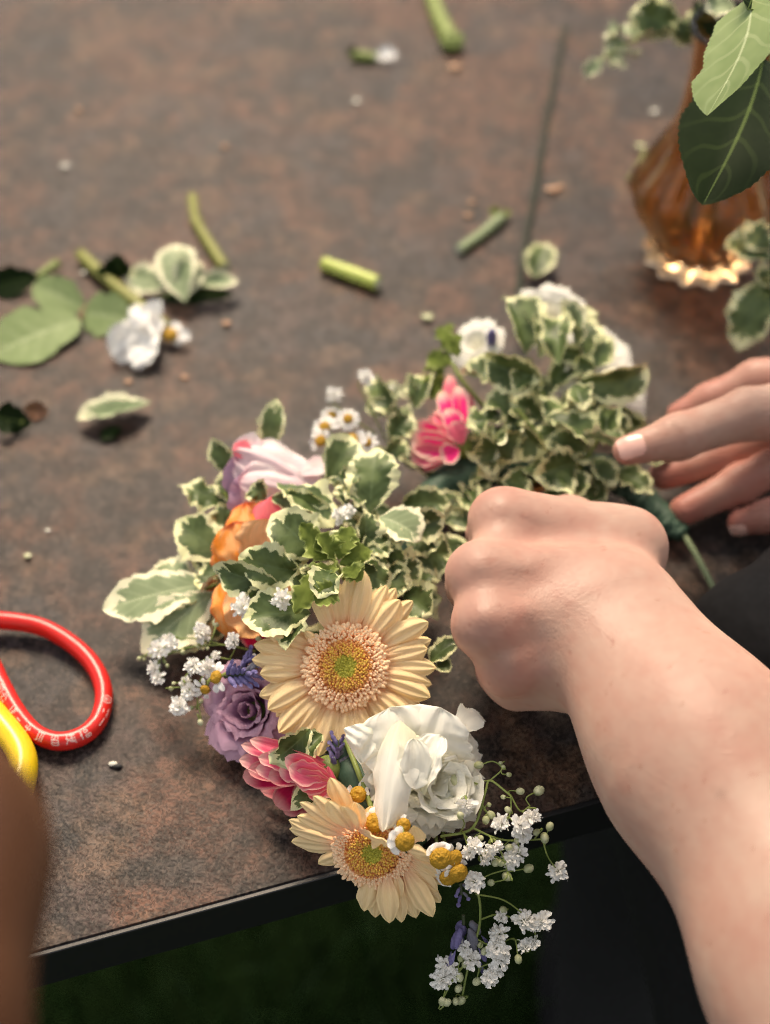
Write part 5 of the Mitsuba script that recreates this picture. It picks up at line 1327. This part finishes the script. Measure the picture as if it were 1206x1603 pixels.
cr = thing('gerbera', 'crimson pink gerbera seen from its side under the lilac rose', 'gerbera')
for b, t, w, roll, mt in (((-0.0270,0.3158,0.0300), (-0.0661,0.3228,0.0240), .0105, 10, 'pink_petal_back'), ((-0.0294,0.3163,0.0260), (-0.0647,0.3186,0.0160), .0130, 15, 'crimson_petal'), ((-0.0275,0.3172,0.0320), (-0.0650,0.3270,0.0300), .0085, 10, 'pink_petal_back'),
                          ((-0.0269,0.3166,0.0340), (-0.0605,0.3259,0.0360), .0080, 10, 'pink_petal_back'), ((-0.0268,0.3121,0.0340), (-0.0576,0.3145,0.0300), .0100, 20, 'pink_petal_back'), ((-0.0260,0.3116,0.0380), (-0.0514,0.3168,0.0400), .0095, 20, 'pink_petal_back'),
                          ((-0.0254,0.3077,0.0380), (-0.0466,0.3090,0.0380), .0100, 20, 'pink_petal_back'), ((-0.0241,0.3059,0.0400), (-0.0435,0.3105,0.0460), .0110, 25, 'pink_petal_back'), ((-0.0236,0.3046,0.0400), (-0.0416,0.3061,0.0460), .0110, 22, 'pink_petal_back'),
                          ((-0.0235,0.3027,0.0390), (-0.0395,0.3041,0.0430), .0105, 25, 'pink_petal_back'), ((-0.0236,0.3020,0.0370), (-0.0373,0.3021,0.0400), .0095, 25, 'pink_petal_back'), ((-0.0242,0.3006,0.0350), (-0.0340,0.3001,0.0370), .0090, 20, 'pink_petal_back'),
                          ((-0.0267,0.3134,0.0360), (-0.0562,0.3167,0.0360), .0090, 12, 'pink_petal_back'), ((-0.0274,0.3139,0.0320), (-0.0617,0.3175,0.0240), .0105, 10, 'crimson_petal'), ((-0.0255,0.3109,0.0360), (-0.0517,0.3106,0.0300), .0105, 10, 'crimson_petal'),
                          ((-0.0302,0.3187,0.0220), (-0.0494,0.3074,0.0100), .0145, 5, 'crimson_petal'), ((-0.0292,0.3192,0.0200), (-0.0451,0.3051,0.0060), .0120, 0, 'crimson_petal'),
                          ((-0.0279,0.3173,0.0220), (-0.0398,0.3046,0.0080), .0130, -5, 'crimson_petal'), ((-0.0268,0.3179,0.0200), (-0.0333,0.3085,0.0080), .0120, -5, 'crimson_petal'), ((-0.0256,0.3160,0.0220), (-0.0275,0.3114,0.0120), .0110, -10, 'crimson_petal'),
                          ((-0.0287,0.3212,0.0200), (-0.0570,0.3164,0.0080), .0130, 5, 'crimson_petal'), ((-0.0250,0.3122,0.0360), (-0.0233,0.3009,0.0280), .010, -20, 'pink_petal_back')):
    part(cr, 'petal', blade(b, t, w, rg, roll=roll, fold=0.12, curl=0.5, ruffle=0.03, ribs=-0.03, peak=1.35, blunt=0.6, tipw=0.4, cup=0.12), mt)
part(cr, 'calyx', ball(A(*(-0.0255,0.3169,0.0260)), 0.0062, 2, (1, 1, 1)), 'stem_skin')

pk = thing('gerbera', 'bright pink gerbera with pale petal edges on the inner side of the far bend', 'gerbera')
for b, t, w, roll, mt in (((0.0406,0.5077,0.0420), (0.0348,0.5458,0.0560), .0090, 20, 'pink_petal_back'), ((0.0405,0.5066,0.0440), (0.0300,0.5347,0.0540), .0095, 10, 'magenta_petal'), ((0.0403,0.5046,0.0460), (0.0389,0.5344,0.0580), .0095, -10, 'magenta_petal'),
                          ((0.0404,0.5047,0.0440), (0.0278,0.5249,0.0500), .0105, 20, 'pink_petal_back'), ((0.0403,0.5046,0.0460), (0.0329,0.5186,0.0560), .0100, 0, 'magenta_petal'), ((0.0411,0.5057,0.0440), (0.0430,0.5335,0.0560), .009, -20, 'pink_petal_back'),
                          ((0.0387,0.5087,0.0400), (0.0148,0.5173,0.0440), .0125, 20, 'magenta_petal'), ((0.0386,0.5058,0.0400), (0.0134,0.5106,0.0400), .0140, 15, 'magenta_petal'), ((0.0383,0.5019,0.0420), (0.0154,0.5078,0.0380), .0120, 20, 'magenta_petal'),
                          ((0.0383,0.5010,0.0420), (0.0134,0.5050,0.0340), .0110, 20, 'pink_petal_back'), ((0.0381,0.5069,0.0360), (0.0163,0.5051,0.0260), .0130, 0, 'magenta_petal'), ((0.0395,0.4999,0.0440), (0.0294,0.4962,0.0420), .0110, 10, 'magenta_petal'),
                          ((0.0386,0.5086,0.0420), (0.0224,0.5216,0.0460), .0105, 20, 'pink_petal_back'), ((0.0409,0.5018,0.0460), (0.0353,0.5089,0.0560), .010, 0, 'pink_petal_back')):
    part(pk, 'petal', blade(b, t, w * 1.08, rg, roll=roll, fold=0.14, curl=0.6, ruffle=0.03, ribs=-0.03, peak=1.35, blunt=0.6, tipw=0.4, cup=0.12), mt)
part(pk, 'calyx', ball(A(*(0.0417,0.5117,0.0360)), 0.0075, 2, (1, 1, 1)), 'stem_skin')
part(pk, 'stalk', tube(V((0.0425,0.5127,0.0340), (0.0579,0.5099,0.0280), (0.0753,0.5070,0.0240)), 0.003, 10, 8), 'stem_skin')

for lab, c, ax, s in (('white flower crowning the far bend behind the variegated leaves', (0.0950,0.6043,0.0400), (0.1, -0.3, 0.9), 0.98),
                      ('white flower at the outer far bend with a dark blue bud beside it', (0.0544,0.5834,0.0420), (-0.4, -0.2, 0.8), 0.58),
                      ('white flower on the side of the far bend nearest the open hand', (0.1254,0.5848,0.0360), (0.4, 0.0, 0.8), 0.60),
                      ('small white flower among the leaves in the middle of the far bend', (0.1061,0.5529,0.0500), (0.1, -0.6, 0.8), 0.55),
                      ('white flower low at the end of the far bend above the thumb', (0.1376,0.5649,0.0260), (0.7, -0.2, 0.5), 0.55)):
    k = thing('white_flower', lab, 'flower')
    rose_head(k, A(*c), ax, [(3, .005 * s, .014 * s, 90, 0, 0, 'white_petal', 0), (4, .010 * s, .016 * s, 70, .001, .004, 'white_petal', 30), (5, .0145 * s, .015 * s, 56, .002, .008, 'white_petal', 0)], rg, wob=0.16)
single('lavender_bud', ball(A(*(0.0598,0.5766,0.0560)), 0.0042, 2, (0.7, 0.7, 1.5), 0.2, 4), 'lavender_violet', 'single dark blue bud beside the white flower of the far bend', 'lavender')
k = thing('rose', 'orange flower almost hidden behind leaves above the fist', 'rose')
rose_head(k, A(*(0.0820,0.5108,0.0140)), (-0.1, -0.5, 0.8), [(3, .005, .012, 90, 0, 0, 'orange_petal', 0), (5, .010, .014, 60, .001, .003, 'orange_petal', 30)], rg)
rose_head(k, A(*(0.1082,0.5418,0.0240)), (0.1, -0.5, 0.8), [(4, .008, .012, 80, 0, 0, 'orange_petal', 0)], rg)


# ------------------------------------------------------------------ small flowers
def bloom_mesh(seed):
    r = np.random.default_rng(seed)
    ms = []
    for i in range(56):
        el = math.asin(1 - 1.30 * (i + 0.5) / 56)
        a = i * 2.39996 + r.normal(0, 0.2)
        d = A(math.cos(a) * math.cos(el), math.sin(a) * math.cos(el), math.sin(el))
        ms.append(blade(d * 0.25, d * r.uniform(0.70, 1.20) + r.normal(0, 0.10, 3), r.uniform(0.30, 0.48), r, roll=r.uniform(-40, 40), up=A(0, 0, 1) + r.normal(0, 0.4, 3), fold=0.25, curl=r.uniform(0.2, 1.0), ruffle=0.25, peak=2.2, blunt=0.4,
                        nu=8, nv=6))
    return joined(*ms)


BLOOMS = [ply(bloom_mesh(s)[:2], 'bloom_white', smooth=True) for s in (1, 2, 3, 4)]
m_ = ball((0, 0, 0), 1.0, 1, (0.8, 0.8, 1.0))
BUD = ply(m_, 'bud_green', smooth=True)
cal = joined(*[blade((0, 0, -0.55), A(math.cos(a) * 0.7, math.sin(a) * 0.7, 0.25), 0.35, np.random.default_rng(9), up=A(math.cos(a), math.sin(a), -0.4), nu=5, nv=3) for a in np.linspace(0, 5, 5)])
CALYX = ply(cal[:2], 'stem_skin', smooth=True)


def place(c, s, axis, spin):
    X, Y, Z = flower_frame(axis, (0.3, 0.8, 0.2))
    ca, sa = math.cos(spin), math.sin(spin)
    X, Y = X * ca + Y * sa, Y * ca - X * sa
    M = np.eye(4)
    M[:3, 0], M[:3, 1], M[:3, 2], M[:3, 3] = X * s, Y * s, Z * s, c
    return mi.ScalarTransform4f(M)


def babys_breath(label, stems, blooms, buds, seed, size=0.0040):
    r = np.random.default_rng(seed)
    k = thing('babys_breath', label, "baby's breath")
    nodes = []
    for pts, rad in stems:
        c = spline(pts, max(8, 6 * len(pts)))
        part(k, 'stem', tube(pts, [rad * 0.75, rad * 0.55], max(8, 6 * len(pts)), 6), 'stem_skin')
        nodes.append(c)
    nodes = np.vstack(nodes)
    for q in blooms:
        c, s = A(*q[0]), size * (q[1] if len(q) > 1 else 1) * r.uniform(0.9, 1.1)
        ax = A(r.normal(0, 0.5), -0.45 + r.normal(0, 0.35), 0.7)
        if len(q) > 2:
            ax = A(*q[2])
        n = nodes[np.argmin(np.linalg.norm(nodes - c, axis=1))]
        part(k, 'twig', tube([n, (n + c) / 2 + r.normal(0, 0.0015, 3), c - unit(ax) * s * 0.5], 0.00035, 8, 5), 'stem_skin')
        sp_ = r.uniform(0, 6)
        part(k, 'calyx', CALYX, None, to_world=place(c - unit(ax) * s * 0.35, s * 0.7, ax, sp_))
        part(k, 'bloom', BLOOMS[r.integers(4)], None, to_world=place(c, s, ax, sp_))
    for q in buds:
        c, s = A(*q[0]), 0.00125 * (q[1] if len(q) > 1 else 1) * r.uniform(0.85, 1.15)
        n = nodes[np.argmin(np.linalg.norm(nodes - c, axis=1))]
        side = (n + c) / 2 + r.normal(0, 0.0022, 3)
        part(k, 'twig', tube([n, side, c], 0.00030, 8, 5), 'stem_skin')
        part(k, 'bud', BUD, None, to_world=place(c, s, c - side, 0))
    return k


babys_breath("white baby's breath on the outer side between orange and lilac roses",
             [(V((-0.0618,0.3787,0.0300), (-0.0767,0.3796,0.0340), (-0.0947,0.3777,0.0340), (-0.1070,0.3750,0.0300)), .0007), (V((-0.0643,0.3713,0.0300), (-0.0821,0.3721,0.0340), (-0.0938,0.3640,0.0300), (-0.0947,0.3542,0.0260)), .0006), (V((-0.0767,0.3796,0.0340), (-0.0900,0.3804,0.0380), (-0.0975,0.3804,0.0380)), .0005),
              (V((-0.0779,0.3758,0.0340), (-0.0876,0.3600,0.0280), (-0.0855,0.3462,0.0220)), .0005)],
             [((-0.1070,0.3770,0.0340), 1.1), ((-0.1001,0.3792,0.0360),), ((-0.0872,0.3822,0.0400), 1.05), ((-0.1088,0.3705,0.0280), 1.05), ((-0.1071,0.3664,0.0260), .9), ((-0.0891,0.3645,0.0380), 1.1), ((-0.0833,0.3634,0.0380), 1.1), ((-0.0703,0.3726,0.0460), 1.1), ((-0.0915,0.3575,0.0280), 1.15), ((-0.0959,0.3516,0.0240), 1.1),
              ((-0.0938,0.3625,0.0280), .8), ((-0.1045,0.3855,0.0300), .8), ((-0.0795,0.3722,0.0360), .6)],
             [((-0.0856,0.3441,0.0220), 1.6), ((-0.1184,0.3804,0.0220), 1.2), ((-0.1159,0.3800,0.0220),), ((-0.0995,0.3632,0.0260),), ((-0.0905,0.3522,0.0220), 1.3), ((-0.0802,0.3883,0.0400), 1.8), ((-0.1043,0.3728,0.0300),), ((-0.0957,0.3758,0.0340),), ((-0.0884,0.3773,0.0360),), ((-0.0838,0.3762,0.0360),), ((-0.1029,0.3706,0.0300),),
              ((-0.1008,0.3616,0.0240),), ((-0.0783,0.3586,0.0300),), ((-0.0863,0.3558,0.0220), 1.3)], 51)
babys_breath("white baby's breath blooms resting on the orange rose", [(V((-0.0572,0.3770,0.0500), (-0.0597,0.3783,0.0580), (-0.0553,0.3826,0.0620)), .0006)],
             [((-0.0649,0.3795,0.0640), 1.35), ((-0.0471,0.3773,0.0720), 1.25)], [((-0.0536,0.3724,0.0560), 1.6), ((-0.0584,0.3714,0.0500), 1.4), ((-0.0564,0.3763,0.0620),)], 52)
babys_breath("single white baby's breath bloom among the leaves in the middle of the wreath", [(V((-0.0198,0.4339,0.0500), (-0.0214,0.4314,0.0600)), .0006)], [((-0.0207,0.4259,0.0740), 1.25), ((-0.0178,0.4328,0.0700), .8)], [((-0.0167,0.4238,0.0700),)], 53)
babys_breath("white baby's breath standing out behind the chamomile of the wreath", [(V((0.0024,0.5157,0.0300), (-0.0079,0.5249,0.0500), (-0.0148,0.5342,0.0600)), .0007), (V((-0.0045,0.5195,0.0360), (-0.0200,0.5251,0.0450), (-0.0287,0.5299,0.0500)), .0006)],
             [((-0.0106,0.5327,0.0660), 1.15, (0, -.4, .8)), ((-0.0274,0.5295,0.0560), 1.05, (0, -.4, .8)), ((0.0031,0.5390,0.0500), .8), ((-0.0024,0.5291,0.0460), .9)], [((0.0025,0.5451,0.0500), 1.4)], 54)
babys_breath("white baby's breath spread over the table edge next to the white flower",
             [(V((0.0240,0.2845,0.0240), (0.0381,0.2888,0.0240), (0.0440,0.3029,0.0300), (0.0463,0.3075,0.0320), (0.0551,0.3010,0.0300)), .0009), (V((0.0463,0.3075,0.0320), (0.0384,0.3062,0.0320), (0.0355,0.3010,0.0300)), .0005), (V((0.0463,0.3075,0.0320), (0.0513,0.3109,0.0360), (0.0476,0.3147,0.0360), (0.0421,0.3140,0.0340)), .0005),
              (V((0.0381,0.2888,0.0240), (0.0463,0.2856,0.0220), (0.0547,0.2848,0.0200), (0.0692,0.2876,0.0160)), .0007), (V((0.0551,0.3010,0.0300), (0.0548,0.2946,0.0280), (0.0524,0.2895,0.0260)), .0005), (V((0.0551,0.3010,0.0300), (0.0592,0.2958,0.0260), (0.0636,0.2983,0.0260)), .0006),
              (V((0.0463,0.2856,0.0220), (0.0504,0.2801,0.0180), (0.0532,0.2741,0.0120)), .0005), (V((0.0419,0.3055,0.0300), (0.0417,0.3003,0.0280), (0.0449,0.2945,0.0260)), .0006)],
             [((0.0348,0.2950,0.0340), 1.15, (0, -.9, -.3)), ((0.0618,0.2915,0.0280), 1.15), ((0.0582,0.2878,0.0280), 1.1), ((0.0655,0.2936,0.0260), .9), ((0.0507,0.2895,0.0260), 1.1), ((0.0375,0.2786,0.0260), 1.1), ((0.0600,0.2868,0.0220), 1.0), ((0.0578,0.2808,0.0160), 1.2), ((0.0548,0.2788,0.0140), 1.0), ((0.0425,0.2774,0.0180), 1.0),
              ((0.0466,0.2795,0.0260), 1.0, (.3, -.7, -.3)), ((0.0386,0.2693,0.0120), 1.25), ((0.0362,0.2769,0.0240), .9), ((0.0448,0.2792,0.0180), .8), ((0.0768,0.2802,0.0000), 1.25)],
             [((0.0311,0.3063,0.0340), 2.2), ((0.0415,0.3140,0.0340), 1.7), ((0.0520,0.3118,0.0360), 1.2), ((0.0509,0.3138,0.0360),), ((0.0545,0.3092,0.0340), 1.2), ((0.0681,0.3059,0.0260), 2.3), ((0.0596,0.3044,0.0280), 1.9), ((0.0324,0.2891,0.0340), 1.6), ((0.0723,0.2916,0.0200), 1.8), ((0.0701,0.2882,0.0160), 1.9),
              ((0.0662,0.2888,0.0200), 1.6), ((0.0530,0.2730,0.0100), 2.1), ((0.0627,0.2767,0.0100), 1.8), ((0.0503,0.2773,0.0140), 1.6), ((0.0461,0.2710,0.0080), 1.6), ((0.0463,0.2939,0.0260), 1.6), ((0.0439,0.2914,0.0260), 1.9), ((0.0537,0.2952,0.0280), 1.4), ((0.0395,0.3056,0.0320), 1.2), ((0.0455,0.2978,0.0280),),
              ((0.0480,0.2776,0.0140), 1.7), ((0.0537,0.2815,0.0200), 1.6), ((0.0575,0.2848,0.0200), 1.3), ((0.0412,0.2839,0.0240), 1.4), ((0.0517,0.3004,0.0300), 1.1)], 55)
babys_breath("white baby's breath hanging down over the dark lawn below the table edge",
             [(V((0.0269,0.2816,0.0180), (0.0393,0.2687,0.0080), (0.0416,0.2606,-0.0060), (0.0393,0.2546,-0.0200), (0.0366,0.2478,-0.0300), (0.0345,0.2404,-0.0400)), .0009), (V((0.0416,0.2606,-0.0060), (0.0498,0.2639,-0.0080), (0.0599,0.2634,-0.0120), (0.0686,0.2643,-0.0140)), .0006),
              (V((0.0393,0.2667,0.0060), (0.0522,0.2666,0.0000), (0.0639,0.2625,-0.0100)), .0006), (V((0.0403,0.2563,-0.0160), (0.0472,0.2552,-0.0200), (0.0559,0.2582,-0.0200)), .0005), (V((0.0393,0.2546,-0.0200), (0.0416,0.2490,-0.0260), (0.0407,0.2438,-0.0300)), .0005),
              (V((0.0382,0.2515,-0.0250), (0.0308,0.2449,-0.0300), (0.0257,0.2376,-0.0360)), .0006)],
             [((0.0610,0.2616,-0.0100), 1.45), ((0.0694,0.2625,-0.0120), 1.35), ((0.0506,0.2578,-0.0140), 1.3), ((0.0508,0.2627,-0.0080), 1.0), ((0.0492,0.2531,-0.0180), 1.45), ((0.0510,0.2496,-0.0220), 1.3), ((0.0622,0.2531,-0.0180), 1.15), ((0.0662,0.2552,-0.0180), 1.0), ((0.0377,0.2496,-0.0220), 1.2), ((0.0352,0.2531,-0.0180), .9),
              ((0.0275,0.2493,-0.0280), 1.45), ((0.0252,0.2446,-0.0320), 1.3), ((0.0309,0.2461,-0.0300), .9), ((0.0462,0.2444,-0.0280), 1.4), ((0.0488,0.2461,-0.0260), 1.0), ((0.0653,0.2610,-0.0120), 1.0)],
             [((0.0254,0.2365,-0.0360), 1.8), ((0.0276,0.2359,-0.0360), 1.6), ((0.0314,0.2373,-0.0380), 1.8), ((0.0338,0.2384,-0.0400), 1.8), ((0.0326,0.2414,-0.0340), 2.0), ((0.0406,0.2429,-0.0300), 1.8), ((0.0586,0.2488,-0.0200), 1.7), ((0.0331,0.2449,-0.0300), 1.8), ((0.0353,0.2490,-0.0260), 1.5), ((0.0437,0.2523,-0.0200), 1.6),
              ((0.0520,0.2653,-0.0060), 1.4), ((0.0336,0.2511,-0.0240), 1.5), ((0.0420,0.2543,-0.0180), 1.4)], 56, size=0.0034)


def chamomile(label, c, axis, r, petals, seed, group=None):
    q = np.random.default_rng(seed)
    k = thing('chamomile', label, 'chamomile', group)
    c = A(*c)
    r = r * 0.88
    X, Y, Z = flower_frame(axis)
    dv, df = ball((0, 0, 0), 1.0, 4)
    dv = dv * (1 + 0.16 * (vnoise(dv * 7.5 + seed, seed) - 0.5))[:, None] * A(1, 1, 0.66)
    dv[:, 2] -= 0.16 * np.exp(-(dv[:, 0]**2 + dv[:, 1]**2) / 0.06)
    part(k, 'disc', (c + r * (dv @ np.array([X, Y, Z])), df), 'chamomile_yellow')
    for an, ln in petals:
        a = math.radians(an)
        d = math.cos(a) * X + math.sin(a) * Y
        part(k, 'petal', blade(c + d * r * 0.75 - Z * r * 0.35, c + d * r * (0.9 + ln) - Z * r * q.uniform(0.3, 0.8), r * 1.05, q, roll=q.uniform(-20, 20), up=Z, fold=0.15, curl=0.9, ruffle=0.08, peak=1.4, blunt=0.5, nu=10, nv=9), 'bloom_white')
    part(k, 'stalk', tube([c - Z * r * 0.6, c - Z * r * 2.0 + A(0, 0.006, -0.004), c - Z * r * 2 + A(0.0, 0.02, -0.02)], 0.0008, 10, 6), 'stem_skin')
    return k


chamomile('chamomile button with a single white petal touching the white flower, highest of the near group', (-0.0116,0.2982,0.0360), (-0.1, -0.55, 0.8), .0040, [(150, .7), (20, .4), (230, .5)], 1)
chamomile('chamomile behind the long folded white petal', (-0.0041,0.2835,0.0380), (-0.2, -0.5, 0.8), .0046, [(100, .7), (150, .6), (60, .6)], 2)
chamomile('chamomile with three white petals lying on the centre of the tilted gerbera', (0.0082,0.2692,0.0480), (0.15, -0.75, 0.6), .0046, [(150, .9), (190, .9), (120, .7), (225, .9)], 3)
chamomile('small chamomile button tucked under the white flower', (0.0078,0.2812,0.0400), (0.1, -0.6, 0.7), .0034, [(90, .5), (200, .5)], 4)
chamomile('chamomile nearest the petal tips of the tilted gerbera, white petals above it', (0.0235,0.2711,0.0300), (0.1, -0.7, 0.6), .0052, [(60, .5), (90, .5), (120, .5), (150, .4)], 5)
chamomile('chamomile under an upright white petal beside the spreading blooms', (0.0299,0.2753,0.0220), (0.4, -0.6, 0.4), .0042, [(60, .9), (110, 1.0), (10, 1.1)], 6)
chamomile('chamomile facing out over the table edge, lower of the pair', (0.0315,0.2705,0.0180), (0.35, -0.8, 0.4), .0047, [(130, .8), (90, .7), (170, .6), (50, .5)], 7)
chamomile('lowest chamomile half hidden below the pair at the table edge', (0.0270,0.2701,0.0140), (-0.1, -0.85, 0.4), .0040, [(150, .9), (190, .8), (110, .9), (270, .8), (230, .6)], 8)
chamomile('chamomile with a flat yellow centre beside the lavender on the outer side', (-0.0772,0.3542,0.0440), (-0.5, -0.3, 0.6), .0034, [(90, 1.6), (300, 1.6), (260, 1.5), (60, 1.2)], 9)
chamomile('chamomile drooping by the lilac rose with thin white petals', (-0.0832,0.3541,0.0340), (-0.2, -0.8, 0.3), .0026, [(150, 2.0), (190, 2.0), (220, 2.2), (270, 1.8), (100, 1.6)], 10)
chamomile('chamomile with a yellow button behind the large upright leaves', (-0.0174,0.4886,0.0620), (-0.3, -0.5, 0.8), .0044, [(0, 1.3), (40, 1.2), (320, 1.3), (280, 1.1)], 11)
chamomile('white petalled chamomile touching the tip of the upright leaf', (-0.0092,0.4917,0.0580), (0.1, -0.4, 0.9), .0026, [(a, 1.9) for a in range(0, 360, 40)], 12)
chamomile('white petalled chamomile next in line behind the upright leaves', (-0.0155,0.4850,0.0540), (0.0, -0.6, 0.7), .0036, [(30, 1.4), (70, 1.4), (110, 1.2), (350, 1.3)], 13)
chamomile('pale chamomile at the outer side above the blush rose', (-0.0198,0.5175,0.0500), (0.0, -0.3, 0.9), .0030, [(a, 1.7) for a in range(0, 360, 36)], 14)
chamomile('pale chamomile with a dull yellow side beside the blush rose', (-0.0322,0.5112,0.0500), (-0.2, -0.3, 0.9), .0034, [(a, 1.6) for a in range(0, 220, 36)], 15)
chamomile('pale chamomile furthest out behind the blush rose', (-0.0285,0.5220,0.0480), (0.1, -0.2, 0.9), .0028, [(a, 1.7) for a in range(0, 360, 40)], 16)
chamomile('lower pale chamomile close to the tip of the blush rose', (-0.0341,0.5026,0.0480), (-0.3, -0.5, 0.8), .0034, [(a, 1.4) for a in range(20, 240, 40)], 17)
chamomile('yellow green chamomile button under the large gerbera petals', (-0.0607,0.3642,0.0400), (-0.5, -0.5, 0.6), .0030, [(100, 1.0)], 18)


def lavender(label, c, axis, length, rad, n, seed, droop=0.0, size=1.0):
    q = np.random.default_rng(seed)
    k = thing('lavender', label, 'lavender')
    c = A(*c)
    X, Y, Z = flower_frame(axis)
    part(k, 'stem', tube([c - Z * length * 0.9, c, c + Z * length * 0.9], 0.0008, 10, 6), 'dark_stem')
    for i in range(n):
        f = i / max(n - 1, 1)
        a = i * 2.2 + q.uniform(-0.3, 0.3)
        d = math.cos(a) * X + math.sin(a) * Y
        b = c + Z * length * (f * 1.6 - 0.8) + d * 0.0006
        t = b + (d * (1 - 0.4 * f) + Z * (0.8 - droop)) * rad * q.uniform(0.85, 1.1)
        m = (b + t) / 2
        key = part(k, 'floret', ball(m, np.linalg.norm(t - b) * 0.36 * size, 2, (0.50, 0.50, 1.35), 0.12, i, axis=t - b), 'lavender_violet' if i % 3 else 'lavender_calyx')
        part(key, 'lip', blade(t - (t - b) * 0.2, t + (t - b) * 0.3 + q.normal(0, 0.0006, 3), 0.0020, q, nu=6, nv=5, curl=0.9), 'lavender_violet')
    return k


lavender('lavender spike between the large gerbera and the lilac rose', (-0.0666,0.3542,0.0460), (0.75, -0.1, 0.35), .0085, .0062, 17, 1)
lavender('second lavender tip pressed against the orange rose base', (-0.0640,0.3613,0.0440), (0.7, 0.4, 0.5), .005, .005, 9, 2)
lavender('lavender hanging below the chamomile over the dark lawn', (0.0345,0.2615,-0.0080), (0.05, -0.35, -0.9), .0030, .0100, 7, 3, droop=-1.1, size=0.52)
lavender('lavender sprig peeking out between gerbera and white flower', (-0.0214,0.3204,0.0300), (0.1, 0.5, 0.4), .008, .0055, 12, 4)
lavender('dark lavender bits between crimson petals and chamomile', (-0.0087,0.2981,0.0240), (0.1, 0.6, 0.5), .008, .0045, 10, 5)
lavender('purple lavender tip under the lowest chamomile', (0.0332,0.2700,0.0040), (0.1, -0.5, -0.6), .003, .004, 5, 6)
